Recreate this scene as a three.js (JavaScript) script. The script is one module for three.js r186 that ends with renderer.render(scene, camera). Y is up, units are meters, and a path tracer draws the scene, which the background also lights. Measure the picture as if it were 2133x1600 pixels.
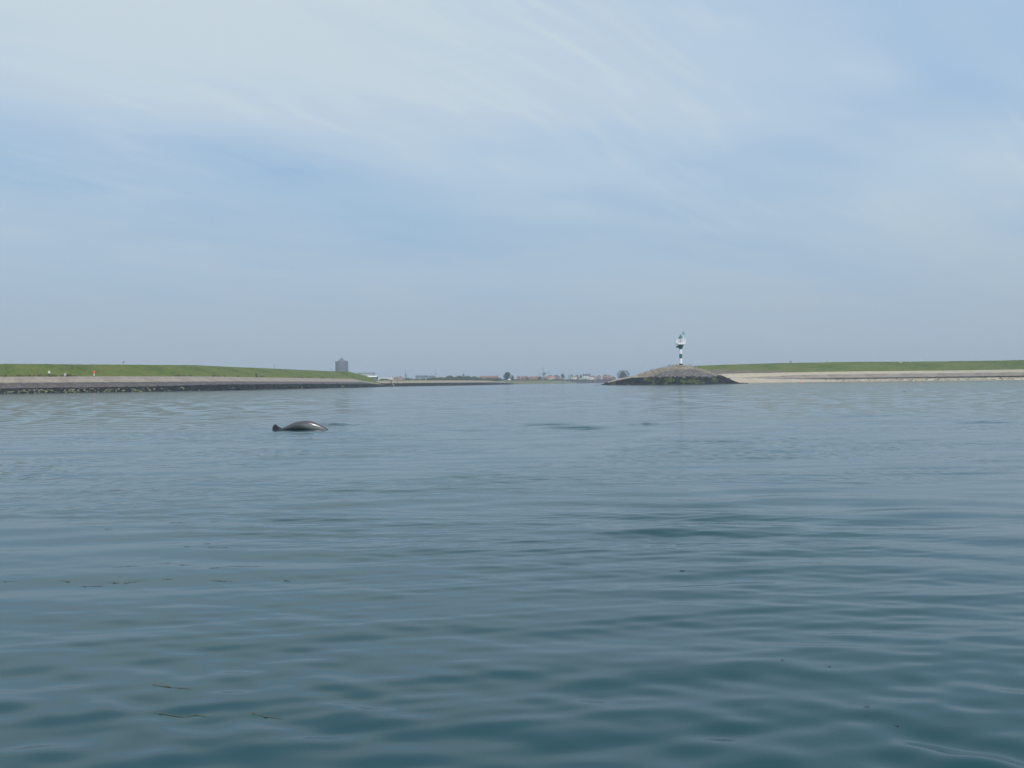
import * as THREE from 'three';
import { MarchingCubes } from 'three/addons/objects/MarchingCubes.js';
import { mergeGeometries, mergeVertices, toCreasedNormals } from 'three/addons/utils/BufferGeometryUtils.js';

// ------------------------------------------------------------------ camera, sky, sun, exposure
const EYE = 1.3, FOC = 1900, ROLL = -0.011;                 // eye above the water; focal length in units of a 2133 x 1600 frame
const scene = new THREE.Scene();
const camera = new THREE.PerspectiveCamera(2 * Math.atan(800 / FOC) * 180 / Math.PI, 4 / 3, 0.05, 12000);
camera.position.set(0, EYE, 0);
camera.rotation.order = 'YXZ';
camera.rotation.x = -1.8 / FOC;
camera.rotation.z = ROLL;
camera.updateMatrixWorld(true);

const renderer = new THREE.WebGLRenderer({ antialias: true });
renderer.setSize(1024, 768);
renderer.toneMapping = THREE.LinearToneMapping;
renderer.toneMappingExposure = 1.0;
renderer.shadowMap.enabled = true;

const SUN = new THREE.Vector3(0.2, 0.8, 0.57).normalize();
const sun = new THREE.DirectionalLight(new THREE.Color(1, 0.95, 0.87), 2.9);
sun.position.copy(SUN).multiplyScalar(1500).add(new THREE.Vector3(0, 0, -700));
sun.target.position.set(0, 0, -700);
sun.castShadow = true; sun.shadow.radius = 2;
Object.assign(sun.shadow.camera, { left: -900, right: 900, top: 900, bottom: -900, near: 1, far: 4000 });
scene.add(sun, sun.target);

// ------------------------------------------------------------------ small helpers
function rngOf(seed) { let a = seed >>> 0; return () => { a = (a + 0x6D2B79F5) | 0; let t = Math.imul(a ^ (a >>> 15), 1 | a); t = (t + Math.imul(t ^ (t >>> 7), 61 | t)) ^ t; return ((t ^ (t >>> 14)) >>> 0) / 4294967296; }; }
const gaussOf = (r) => () => Math.sqrt(-2 * Math.log(r() + 1e-9)) * Math.cos(6.28318 * r());
const clamp = (x, a = 0, b = 1) => Math.min(b, Math.max(a, x));
const mix = (a, b, t) => a + (b - a) * t;
const smooth = (a, b, x) => { const t = clamp((x - a) / (b - a)); return t * t * (3 - 2 * t); };
const lin = (c) => (c /= 255) <= 0.04045 ? c / 12.92 : ((c + 0.055) / 1.055) ** 2.4;
const enc = (c) => 255 * (c <= 0.0031308 ? 12.92 * c : 1.055 * c ** (1 / 2.4) - 0.055);
function table(x, pts) {                                    // piecewise linear: pts = [[x, y], ...]
  if (x <= pts[0][0]) return pts[0][1];
  for (let i = 1; i < pts.length; i++) if (x <= pts[i][0]) return mix(pts[i - 1][1], pts[i][1], (x - pts[i - 1][0]) / (pts[i][0] - pts[i - 1][0]));
  return pts[pts.length - 1][1];
}
function hash(x, y, s) { let h = Math.imul(x, 374761393) ^ Math.imul(y, 668265263) ^ Math.imul(s + 11, 2147483647 - 58); h = Math.imul(h ^ (h >>> 13), 1274126177); return ((h ^ (h >>> 16)) >>> 0) / 4294967296; }
function noise(x, y, s = 0, wrap = 0) {
  const xi = Math.floor(x), yi = Math.floor(y); let fx = x - xi, fy = y - yi;
  fx = fx * fx * fx * (fx * (fx * 6 - 15) + 10); fy = fy * fy * fy * (fy * (fy * 6 - 15) + 10);
  let x0 = xi, x1 = xi + 1, y0 = yi, y1 = yi + 1; if (wrap) { x0 = ((x0 % wrap) + wrap) % wrap; x1 = ((x1 % wrap) + wrap) % wrap; y0 = ((y0 % wrap) + wrap) % wrap; y1 = ((y1 % wrap) + wrap) % wrap; }
  const a = hash(x0, y0, s), b = hash(x1, y0, s), c = hash(x0, y1, s), d = hash(x1, y1, s), u = a + (b - a) * fx;
  return u + (c + (d - c) * fx - u) * fy;
}
function fbm(x, y, s = 0, oct = 4, wrap = 0) { let v = 0, a = 0.5, n = 0; for (let o = 0; o < oct; o++) { v += a * noise(x, y, s + o * 7, wrap); n += a; a *= 0.5; x *= 2; y *= 2; wrap *= 2; } return v / n; }

const used = {};
function numbered(name) { const n = used[name] = (used[name] ?? -1) + 1; return n ? name + '_' + String(n).padStart(3, '0') : name; }
function shade(o) { o.traverse((m) => { if (m.isMesh) { m.castShadow = true; m.receiveShadow = true; } }); return o; }
function tag(o, label, category, group) { o.userData.label = label; if (category) o.userData.category = category; if (group) o.userData.group = group; return o; }
function thing(name, label, category, [x, y, z] = [0, 0, 0], turn = 0, group) {
  const o = new THREE.Group(); o.name = numbered(name); o.position.set(x, y, z); o.rotation.y = turn; scene.add(o);
  return tag(o, label, category, group);
}
function part(name, geo, mat, parent = scene, label) {
  const g = Array.isArray(geo) ? (geo.length > 1 ? mergeGeometries(geo.map((q) => { const p = q.index ? q.toNonIndexed() : q.clone(); for (const k of Object.keys(p.attributes)) if (!['position', 'normal', 'uv'].includes(k)) p.deleteAttribute(k); return p; })) : geo[0]) : geo;
  const m = new THREE.Mesh(g, mat); m.name = parent === scene ? numbered(name) : name; parent.add(m); m.castShadow = m.receiveShadow = true;
  if (label) m.userData.label = label;
  return m;
}
function struct(name, geo, mat, label) { const m = part(name, geo, mat); m.userData.kind = 'structure'; if (label) m.userData.label = label; return m; }
const box = (w, h, d, x = 0, y = 0, z = 0) => new THREE.BoxGeometry(w, h, d).translate(x, y, z);
const cyl = (r0, r1, h, x = 0, y = 0, z = 0, n = 16) => new THREE.CylinderGeometry(r1, r0, h, n).translate(x, y + h / 2, z);   // r0 at the foot
function bar(a, b, r, n = 8, r1 = r) {
  const A = new THREE.Vector3(...a), B = new THREE.Vector3(...b), d = B.clone().sub(A), g = new THREE.CylinderGeometry(r1, r, d.length(), n);
  g.applyQuaternion(new THREE.Quaternion().setFromUnitVectors(new THREE.Vector3(0, 1, 0), d.normalize())); return g.translate(...A.add(B).multiplyScalar(0.5).toArray());
}
// surveying the photograph: where a sight line at (px, py) is at distance d, or meets the water
const horizon = (px) => 798.2 + ROLL * (px - 1066);
const X = (px, d) => (px - 1066.5) / FOC * d;
const H = (px, py, d) => EYE + (horizon(px) - py) * d / FOC;
const onWater = (px, py) => { const d = EYE * FOC / (py - horizon(px)); return [X(px, d), -d]; };

// ------------------------------------------------------------------ the sky: thin veil of cirrus over a hazy blue
{
  const W = 2304, HH = 1152, data = new Float32Array(W * HH * 4);
  const S = (a) => a.map(lin);
  const clear = [[-90, S([140, 160, 175])], [0, S([161, 179, 195])], [3, S([162, 183, 202])], [7, S([158, 186, 212])], [11, S([155, 187, 216])], [17, S([160, 190, 222])], [26, S([165, 193, 222])], [45, S([112, 154, 208])], [90, S([84, 128, 190])]];
  const veil = [[-90, S([160, 174, 186])], [0, S([169, 183, 196])], [5, S([178, 194, 207])], [12, S([193, 210, 224])], [24, S([200, 215, 225])], [50, S([196, 210, 222])], [90, S([190, 206, 220])]];
  const at = (tab, el, c) => table(el, tab.map(([e, v]) => [e, v[c]]));
  const clearAt = [], veilAt = [];
  for (let j = 0; j < HH; j++) { const el = (j + 0.5) / HH * 180 - 90; clearAt.push([0, 1, 2].map((c) => at(clear, el, c))); veilAt.push([0, 1, 2].map((c) => at(veil, el, c))); }
  // patches of thinner and thicker veil: azimuth, height, half widths (degrees), tilt (degrees, falling to the right), strength
  const patch = [[-27, 11.0, 13, 1.7, 6, -0.52], [-14, 12.8, 8, 1.5, 18, -0.4], [-3.5, 8.6, 11, 1.5, 3, -0.3], [17, 12.2, 7, 2.2, -3, -0.36], [21, 20.3, 11, 3.4, 14, -0.34], [25, 15.6, 7, 1.8, 8, -0.26], [3, 15.2, 10, 1.1, 7, -0.2], [13, 13.5, 5, 1.0, 0, -0.18],
    [-11, 20, 20, 4.8, 8, 0.5], [28, 11, 8, 2.6, 0, 0.34], [21.5, 17.2, 2.6, 0.9, 18, 0.4], [-26, 19, 12, 5, 0, 0.34], [17.5, 22, 4, 0.5, 5, 0.3], [3, 10.3, 6, 0.7, 0, 0.18], [-20, 15.5, 9, 1.5, 10, 0.16], [13, 9.3, 6, 0.8, -4, 0.1]];
  for (let j = 0; j < HH; j++) {
    const el = (j + 0.5) / HH * 180 - 90, y = Math.sin(el * Math.PI / 180), cy = Math.cos(el * Math.PI / 180);
    for (let i = 0; i < W; i++) {
      const th = ((i + 0.5) / W - 0.5) * 2 * Math.PI, x = Math.cos(th) * cy, z = Math.sin(th) * cy;
      let v = 0;
      if (el > 0) {
        const k = 1 / (y + 0.16), px = x * k, pz = z * k, wx = fbm(px * 0.9, pz * 0.9, 3, 3), wz = fbm(px * 0.9 + 9, pz * 0.9, 5, 3);
        const u = px * 0.86 - pz * 0.51, w = px * 0.51 + pz * 0.86;                      // streaks run one way
        v = 0.52 + 0.6 * (fbm(u * 0.9 + wx, w * 2.2 + wz, 21, 5) - 0.5) + 0.3 * (fbm(u * 3 + 2 * wx, w * 9 + 2 * wz, 31, 4) - 0.5);
        const t = u * 0.94 - w * 0.34, q = u * 0.34 + w * 0.94, wisp = fbm(t * 5 + 3 * wz, q * 34 + 5 * wx, 61, 4); v += 0.9 * Math.max(0, wisp - 0.48) * 0.75 * smooth(0.42, 0.7, fbm(t * 1.6 + 4, q * 3.2, 67, 3)) * smooth(4, 12, el);
        const az = Math.atan2(x, -z) * 180 / Math.PI;
        for (const [a, e, ra, re, tilt, s] of patch) {
          let da = az - a, de = el - e; if (Math.abs(da) > 3 * ra || Math.abs(de) > 4 * re + ra) continue;
          const wob = 0.6 * (wx - 0.5); da += wob * 6; de += (wz - 0.5) * 1.5;
          const c = Math.cos(tilt * Math.PI / 180), q = Math.sin(tilt * Math.PI / 180), p = (da * c - de * q) / ra, r = (da * q + de * c) / re;
          v += 0.8 * s * Math.exp(-(p * p + r * r));
        }
        v = clamp(v) * smooth(-1, 5, el) + 0.55 * (1 - smooth(-1, 5, el));
      }
      const glow = Math.max(0, x * SUN.x + y * SUN.y + z * SUN.z), g = 0.35 * glow ** 12 + 1.2 * glow ** 90;
      const o = (j * W + i) * 4;
      for (let c = 0; c < 3; c++) data[o + c] = mix(clearAt[j][c], veilAt[j][c], v) + g * (el > 0 ? 0.5 : 0);
      data[o + 3] = 1;
    }
  }
  const t = new THREE.DataTexture(data, W, HH, THREE.RGBAFormat, THREE.FloatType);
  t.mapping = THREE.EquirectangularReflectionMapping; t.magFilter = t.minFilter = THREE.LinearFilter; t.needsUpdate = true;
  scene.background = t; scene.environment = t;
}

scene.fog = new THREE.FogExp2(new THREE.Color().setRGB(0.76, 0.89, 1.0), 0.00026);

// ------------------------------------------------------------------ materials
function grain(seed, colors, { scale = 4, fine = 24, size = 6, contrast = 1.4, N = 256 } = {}) {     // mottled colour, tiles every `size` metres
  const d = new Uint8Array(N * N * 4);
  for (let j = 0; j < N; j++) for (let i = 0; i < N; i++) {
    const u = i / N, v = j / N, a = fbm(u * scale, v * scale, seed, 4, scale), b = fbm(u * fine, v * fine, seed + 50, 3, fine);
    const t = clamp(0.5 + contrast * (0.6 * (a - 0.5) + 0.7 * (b - 0.5))) * (colors.length - 1), k = Math.min(colors.length - 2, Math.floor(t));
    for (let c = 0; c < 3; c++) d[(j * N + i) * 4 + c] = enc(mix(colors[k][c], colors[k + 1][c], t - k));
    d[(j * N + i) * 4 + 3] = 255;
  }
  const t = new THREE.DataTexture(d, N, N); t.colorSpace = THREE.SRGBColorSpace; t.wrapS = t.wrapT = THREE.RepeatWrapping; t.magFilter = THREE.LinearFilter; t.minFilter = THREE.LinearFilter;
  t.repeat.set(1 / size, 1 / size); t.needsUpdate = true; return t;
}
const textured = (seed, colors, o = {}) => new THREE.MeshStandardMaterial({ map: grain(seed, colors, o), roughness: o.roughness ?? 0.95 });
const wet = (m) => new THREE.MeshPhysicalMaterial({ map: m.map, roughness: 0.85, specularIntensity: 0.35 });
const plain = (r, g, b, rough = 0.8, o = {}) => new THREE.MeshStandardMaterial({ color: new THREE.Color().setRGB(r, g, b), roughness: rough, ...o });
const M = {
  grass: textured(1, [[0.044, 0.072, 0.007], [0.074, 0.114, 0.01], [0.1, 0.125, 0.014], [0.13, 0.13, 0.035]], { scale: 5, fine: 40, size: 34, contrast: 2.0, N: 512 }),
  heath: textured(3, [[0.08, 0.085, 0.05], [0.13, 0.11, 0.085], [0.17, 0.14, 0.11]], { size: 20, contrast: 1.7 }),
  paving: textured(4, [[0.2, 0.17, 0.135], [0.275, 0.235, 0.185], [0.345, 0.3, 0.24]], { scale: 6, fine: 48, size: 14, contrast: 1.7 }),
  basalt: textured(5, [[0.05, 0.043, 0.042], [0.092, 0.08, 0.077], [0.15, 0.133, 0.125]], { scale: 6, fine: 40, size: 10, contrast: 1.9 }),
  blackweed: wet(textured(6, [[0.008, 0.009, 0.012], [0.014, 0.017, 0.02], [0.032, 0.036, 0.03]], { scale: 6, fine: 40, size: 9, contrast: 2.2 })),
  sand: textured(7, [[0.33, 0.28, 0.2], [0.42, 0.36, 0.265], [0.48, 0.42, 0.32]], { size: 22, contrast: 1.5 }),
  gravel: textured(8, [[0.16, 0.13, 0.11], [0.24, 0.2, 0.165], [0.31, 0.27, 0.22]], { scale: 5, fine: 44, size: 16, contrast: 1.8 }),
  mudgreen: textured(9, [[0.06, 0.075, 0.025], [0.11, 0.125, 0.05], [0.19, 0.19, 0.1]], { size: 14, contrast: 1.7 }),
  drygrass: textured(10, [[0.15, 0.128, 0.085], [0.215, 0.185, 0.135], [0.27, 0.24, 0.18]], { size: 9, contrast: 1.8 }),
  stone: textured(11, [[0.06, 0.053, 0.05], [0.11, 0.1, 0.095], [0.21, 0.195, 0.185]], { scale: 8, fine: 40, size: 8, contrast: 2.2 }),
  concrete: textured(12, [[0.4, 0.36, 0.31], [0.5, 0.46, 0.41], [0.56, 0.52, 0.47]], { size: 9 }),
  algae: textured(13, [[0.02, 0.032, 0.01], [0.042, 0.06, 0.016], [0.08, 0.1, 0.03]], { scale: 8, fine: 40, size: 7, contrast: 2 }),
  leaf: plain(0.035, 0.072, 0.028, 0.95), leafDark: plain(0.024, 0.06, 0.032, 0.95), leafOlive: plain(0.07, 0.085, 0.03, 0.95),
  bark: plain(0.09, 0.07, 0.05), white: plain(0.85, 0.85, 0.84, 0.5), green: plain(0.012, 0.15, 0.095, 0.5), greenPale: plain(0.06, 0.3, 0.2, 0.5), black: plain(0.02, 0.02, 0.022, 0.7),
  glass: plain(0.3, 0.36, 0.38, 0.15), steel: plain(0.35, 0.36, 0.37, 0.45, { metalness: 0.6 }),
  brick: plain(0.26, 0.11, 0.075), brickPale: plain(0.4, 0.27, 0.2), render: plain(0.88, 0.87, 0.82), cream: plain(0.74, 0.68, 0.5), greyWall: plain(0.42, 0.43, 0.44),
  tileRed: plain(0.22, 0.105, 0.08), tileBrown: plain(0.22, 0.13, 0.1), slate: plain(0.09, 0.1, 0.12), thatch: plain(0.2, 0.21, 0.12), pane: plain(0.05, 0.06, 0.07, 0.15), roofWhite: plain(0.75, 0.76, 0.76), oldStone: plain(0.24, 0.2, 0.18), blueGrey: plain(0.2, 0.25, 0.33), quay: plain(0.08, 0.075, 0.085),
};

// ------------------------------------------------------------------ the water
const waves = [], wakes = [], fine = [];
{
  const r = rngOf(71), g = gaussOf(r);
  for (let i = 0; i < 40; i++) {                            // light ripples running with the breeze
    const L = 0.4 * (3.0 / 0.4) ** r(), th = g() * 0.22 + 0.05, k = 2 * Math.PI / L, s = 0.0056 * Math.exp(-((Math.log(L / 0.8) / 0.7) ** 2)) + 0.0014;
    waves.push([k * Math.sin(th), k * Math.cos(th), s / k * Math.SQRT2, r() * 6.2832, L, i % 3]);
  }
  for (let i = 0; i < 28; i++) {                            // older boat wash, crossing near the eye
    const L = 0.16 * (0.46 / 0.16) ** r(), th = (i % 2 ? -0.5 : -0.15) + g() * 0.5, k = 2 * Math.PI / L, s = 0.0225;
    wakes.push([k * Math.sin(th), k * Math.cos(th), s / k * Math.SQRT2, r() * 6.2832, L]);
  }
}
{
  const r = rngOf(72), g = gaussOf(r);
  for (let i = 0; i < 26; i++) {                            // small wavelets in drifting bands
    const L = 0.11 * (0.48 / 0.11) ** r(), th = g() * 0.3 + 0.02, k = 2 * Math.PI / L, s = 0.0072;
    fine.push([k * Math.sin(th), k * Math.cos(th), s / k * Math.SQRT2, r() * 6.2832, L]);
  }
}
// stirred patches: x, z, half width, half depth, wavelength, slope, turn
const stirred = [[1195, 890.5, 0.8, 0.9, 1.1, 0.25, 0.05], [1140, 885, 0.8, 0.6, 0.9, 0.27, 0.1], [1160, 883, 0.9, 0.9, 1.0, 0.1, 0.1], [1215, 894, 0.5, 0.5, 0.8, 0.14, 0], [1355, 883.5, 0.5, 0.6, 1.0, 0.22, -0.05], [1318, 884, 0.4, 0.5, 0.9, 0.13, 0.1], [1960, 878, 2.2, 0.9, 1.3, 0.1, -0.05], [2045, 880, 0.9, 0.6, 1.1, 0.25, -0.08], [1790, 884, 2.6, 1.0, 1.3, 0.07, 0.03], [1790, 866, 1.6, 1.2, 1.4, 0.1, 0], [720, 866, 1.6, 1.6, 1.5, 0.05, 0.05],
  [701, 885.2, 0.75, 0.45, 1.0, 0.4, -0.02], [618, 902, 0.8, 0.8, 0.6, 0.26, 0.06], [556, 893, 0.6, 0.6, 0.7, 0.08, 0], [652, 892, 0.4, 0.4, 0.6, 0.28, 0.1], [980, 990, 0.6, 0.5, 0.5, 0.08, 0], [1520, 1070, 2.2, 1.3, 1.0, 0.05, 0.04], [1980, 1105, 2.4, 1.6, 0.95, 0.07, -0.07], [1500, 1225, 1.1, 0.7, 0.6, 0.06, -0.1]].map(([px, py, ...q]) => [...onWater(px, py), ...q]);
let ringOf = -1; const wl = [], fl = [];                       // what the mesh can carry of each component, per ring
function water(x, z, dr, dt, out) {                         // height and both slopes; dr, dt: spacing of the mesh there
  let h = 0, sx = 0, sz = 0; const r = Math.hypot(x, z), sp = Math.max(dr, dt * 0.5);
  if (sp !== ringOf) { ringOf = sp; waves.forEach((w, i) => { wl[i] = [1 - smooth(0.15, 0.45, sp / w[4]), 1 - 0.82 * smooth(0.5, 5, sp / w[4])]; }); fine.forEach((w, i) => { fl[i] = sp > 2 * w[4] ? null : [1 - smooth(0.15, 0.45, sp / w[4]), 1 - 0.6 * smooth(0.4, 2, sp / w[4])]; }); }
  const m = [0.55 + 0.9 * noise(x * 0.11 + 50, z * 0.09, 91), 0.4 + 1.2 * noise(x * 0.2, z * 0.13 + 30, 92), 0.3 + 1.4 * noise(x * 0.3 + 7, z * 0.2 + 3, 93)];
  for (let i = 0; i < waves.length; i++) { const w = waves[i], f = w[0] * x + w[1] * z + w[3], A = w[2] * m[w[5]], v = Math.sin(f) * A * wl[i][1]; if (wl[i][0] > 0) h += Math.cos(f) * A * wl[i][0]; sx -= w[0] * v; sz -= w[1] * v; }
  if (r < 60) {
    const q = smooth(60, 12, r) * (0.15 + 1.7 * smooth(0.3, 0.75, fbm(x * 0.22, z * 0.5 + 11, 95, 2)));
    for (let i = 0; i < fine.length; i++) { if (!fl[i]) continue; const w = fine[i], f = w[0] * x + w[1] * z + w[3], A = w[2] * q, v = Math.sin(f) * A * fl[i][1]; if (fl[i][0] > 0) h += Math.cos(f) * A * fl[i][0]; sx -= w[0] * v; sz -= w[1] * v; }
  }
  const w = Math.exp(-((r / 4.9) ** 2)) * (0.35 + 1.1 * noise(x * 0.7 + 3, z * 0.6, 94));
  if (w > 0.01) for (const [kx, kz, a, p] of wakes) { const f = kx * x + kz * z + p, c = Math.sin(f) * a * w; h += Math.cos(f) * a * w; sx -= kx * c; sz -= kz * c; }
  for (let i = 0; i < stirred.length; i++) {
    const [cx, cz, ax, az, L, s, t] = stirred[i], dx = x - cx, dz = z - cz; if (Math.abs(dx) > 2.6 * ax || Math.abs(dz) > 2.6 * az) continue;
    const e = Math.exp(-((dx / ax) ** 2) - (dz / az) ** 2), k = 2 * Math.PI / L * (1 + 0.25 * Math.sin(dx * 2.1 + cx)), f = k * (dz * Math.cos(t) + dx * Math.sin(t)) + 0.9 * Math.sin(dx * 3 / ax + cz), c = s * e * Math.sin(f) * Math.SQRT2;
    h += s / k * e * Math.cos(f); sx -= c * Math.sin(t); sz -= c * Math.cos(t);
  }
  out[0] = h; out[1] = sx; out[2] = sz; return out;
}
const level = (x, z) => water(x, z, 0.01, 0.01, [0, 0, 0])[0];
{
  const radii = [0.15, 0.4, 0.7, 1.0, 1.3, 1.6, 1.9, 2.1, 2.3, 2.45, 2.55, 2.65, 2.75];
  const F = 912 * EYE;
  for (let p = 425; p > 0.19; p -= p > 60 ? 0.62 : p > 4 ? 0.4 : 0.2) radii.push(F / p);
  const ang = [];
  for (let a = -Math.PI; a < -0.64; a += 0.12) ang.push(a);
  for (let a = -0.62; a < 0.6205; a += 1 / 840) ang.push(a);
  for (let a = 0.64; a < Math.PI; a += 0.12) ang.push(a);
  ang.push(Math.PI);
  const R = radii.length, A = ang.length, P = new Float32Array(R * A * 3), N = new Float32Array(R * A * 3), idx = new Uint32Array((R - 1) * (A - 1) * 6), o = [0, 0, 0];
  for (let i = 0; i < R; i++) for (let j = 0; j < A; j++) {
    const r = radii[i], x = Math.sin(ang[j]) * r, z = -Math.cos(ang[j]) * r, coarse = Math.abs(ang[j]) > 0.625, k = (i * A + j) * 3;
    water(x, z, i ? r - radii[i - 1] : 0.1, coarse ? r * 0.12 : r / 840, o);
    const soft = coarse ? 0.3 : 1, n = 1 / Math.hypot(o[1] * soft, 1, o[2] * soft);
    P[k] = x; P[k + 1] = o[0] * (coarse ? 0 : 1); P[k + 2] = z; N[k] = -o[1] * soft * n; N[k + 1] = n; N[k + 2] = -o[2] * soft * n;
  }
  let q = 0;
  for (let i = 0; i < R - 1; i++) for (let j = 0; j < A - 1; j++) { const a = i * A + j, b = a + 1, c = a + A, d = c + 1; idx[q++] = a; idx[q++] = b; idx[q++] = d; idx[q++] = a; idx[q++] = d; idx[q++] = c; }
  const g = new THREE.BufferGeometry(); g.setAttribute('position', new THREE.BufferAttribute(P, 3)); g.setAttribute('normal', new THREE.BufferAttribute(N, 3)); g.setIndex(new THREE.BufferAttribute(idx, 1));
  struct('water', g, new THREE.MeshPhysicalMaterial({ color: new THREE.Color().setRGB(0.0125, 0.056, 0.066), roughness: 0.115, ior: 1.333 }), 'calm blue-green water with low ripples');
}

// ------------------------------------------------------------------ shores: bands swept along a waterline
function shoreline(pts, n) {                                 // pts: [px, distance]; inland is on the left of the way along it
  const c = new THREE.CatmullRomCurve3(pts.map(([px, d]) => new THREE.Vector3(X(px, d), 0, -d)), false, 'centripetal'), out = []; let run = 0, last = null;
  for (let i = 0; i <= n; i++) {
    const p = c.getPoint(i / n), t = c.getTangent(i / n); if (last) run += p.distanceTo(last); last = p;
    const l = Math.hypot(t.x, t.z); out.push({ x: p.x, z: p.z, nx: t.z / l, nz: -t.x / l, run, px: p.x / -p.z * FOC + 1066.5 });
  }
  return out;
}
function band(st, rows, { jitter = 0, seed = 0, sub = 3, k = () => 1 } = {}) {   // rows: functions of a station giving [inland, height]
  const R = (rows.length - 1) * sub + 1, pos = [], uv = [], idx = [];
  for (const s of st) {
    const q = rows.map((f) => f(s)), kk = k(s); let len = 0, lp = null;
    for (let r = 0; r < R; r++) {
      const a = Math.min(rows.length - 2, Math.floor(r / sub)), t = r / sub - a; let o = mix(q[a][0], q[a + 1][0], t) * kk, y = mix(q[a][1], q[a + 1][1], t);
      if (lp) len += Math.hypot(o - lp[0], y - lp[1]); lp = [o, y];
      const jt = jitter * (fbm(s.run * 0.35, o * 0.5, seed, 3) - 0.5) * 2 * (r === 0 || r === R - 1 ? 0.35 : 1); y += jt; o += jt;
      pos.push(s.x + s.nx * o, y, s.z + s.nz * o); uv.push(s.run, len);
    }
  }
  for (let i = 0; i < st.length - 1; i++) for (let r = 0; r < R - 1; r++) { const a = i * R + r, b = a + R; idx.push(a, b, a + 1, b, b + 1, a + 1); }
  const g = new THREE.BufferGeometry(); g.setAttribute('position', new THREE.Float32BufferAttribute(pos, 3)); g.setAttribute('uv', new THREE.Float32BufferAttribute(uv, 2)); g.setIndex(idx); g.computeVertexNormals(); return g;
}
function boulder(seed) {                                     // rough block of about one metre
  const g = mergeVertices(new THREE.IcosahedronGeometry(0.5, 2).deleteAttribute('uv').deleteAttribute('normal')), p = g.attributes.position;
  for (let i = 0; i < p.count; i++) { const x = p.getX(i), y = p.getY(i), z = p.getZ(i), k = 0.72 + 0.55 * fbm(x * 2.4 + 9 + z, y * 2.4 + seed * 3 - z, seed, 2); p.setXYZ(i, x * k * 1.2, y * k * 0.75, z * k); }
  const q = toCreasedNormals(g, 0.5); q.setAttribute('uv', new THREE.Float32BufferAttribute(new Float32Array(q.attributes.position.count * 2).map((_, i) => q.attributes.position.array[(i >> 1) * 3 + (i & 1)]), 2)); return q;
}
function scatter(name, geo, mat, list, parent, tint) {       // list: [x, y, z, size, turn]; far too many to count
  const m = new THREE.InstancedMesh(geo, mat, list.length), o = new THREE.Object3D(), c = new THREE.Color(), r = rngOf(list.length);
  list.forEach(([x, y, z, s, t, sy = s], i) => { o.position.set(x, y, z); o.rotation.set(r() * 0.5, t, r() * 0.5); o.scale.set(s, sy, s); o.updateMatrix(); m.setMatrixAt(i, o.matrix); const v = mix(1 - tint, 1 + tint, r()); m.setColorAt(i, c.setRGB(v, v, v)); });
  m.name = parent === scene ? numbered(name) : name; m.userData.kind = 'stuff'; parent.add(m); m.castShadow = m.receiveShadow = true; return m;
}
const rock = [boulder(1), boulder(2)];
const tuftGeo = (() => { const r = rngOf(5), g = []; for (let i = 0; i < 14; i++) { const a = r() * 6.28, l = 0.5 + 0.5 * r(), t = 0.5 * r(), b = new THREE.ConeGeometry(0.035, l, 3).translate(0, l / 2, 0).rotateZ(t).rotateY(a); g.push(b.translate(0.18 * Math.cos(a), 0, 0.18 * Math.sin(a))); } return mergeGeometries(g); })();

// left bank: green and black rocks at the foot, basalt slope, pale paving, grass dike
const leftPts = [[-1300, 222], [-900, 226], [-400, 235], [0, 243], [250, 263], [510, 303], [640, 365], [740, 440], [790, 510], [824, 572]];
const left = shoreline(leftPts, 420);
const leftK = (s) => table(s.px, [[760, 1], [800, 0.8], [815, 0.5], [824, 0.25]]), leftT = (s) => table(s.px, [[785, 1], [800, 0.75], [812, 0.5], [824, 0.12]]);
const crestPx = (s) => { const o = 35 * leftK(s); return (s.x + s.nx * o) / -(s.z + s.nz * o) * FOC + 1066.5; };
const crestAt = (s) => { const z = s.z + s.nz * 35 * leftK(s), p = crestPx(s); return Math.min(9.3, H(p, table(p, [[0, 757.5], [250, 759.4], [510, 761.2], [575, 763.4], [640, 766.6], [700, 771], [722, 773.6], [740, 778], [760, 783], [775, 787], [800, 792], [824, 803]]), -z)) - 0.1; };
const weedTop = (s) => table(s.px, [[0, 1.35], [300, 1.5], [480, 1.9], [824, 1.9]]) * leftT(s);
const lk = { k: leftK };
struct('stone_foot', band(left, [() => [-4, -1.5], () => [0, -0.05], (s) => [4, weedTop(s)]], { jitter: 0.32, seed: 3, sub: 5, ...lk }), M.blackweed, 'black weed-covered stones along the foot of the left bank');
struct('stone_slope', band(left, [(s) => [3.9, weedTop(s) - 0.02], (s) => [9, 2.95 * leftT(s)]], { jitter: 0.14, seed: 4, sub: 5, ...lk }), M.basalt, 'dark basalt slope of the left bank');
struct('paved_slope', band(left, [(s) => [8.9, 2.93 * leftT(s)], (s) => [14.5, 4.5 * leftT(s)], (s) => [17.4, 4.7 * leftT(s)]], { jitter: 0.05, seed: 5, ...lk }), M.paving, 'pale stone paving below the grass of the left bank');
struct('grass_dike', band(left.filter((s) => crestPx(s) < 771), [(s) => [17, Math.min(4.66, crestAt(s) - 0.02) * leftT(s)], (s) => [19, Math.min(4.85, crestAt(s)) * leftT(s)], (s) => [33, crestAt(s)], (s) => [37, crestAt(s) + 0.05], (s) => [62, Math.min(3.6, crestAt(s) - 0.3)]], { jitter: 0.12, seed: 6, sub: 4, ...lk }), M.grass, 'green grass dike on the left bank');
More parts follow.
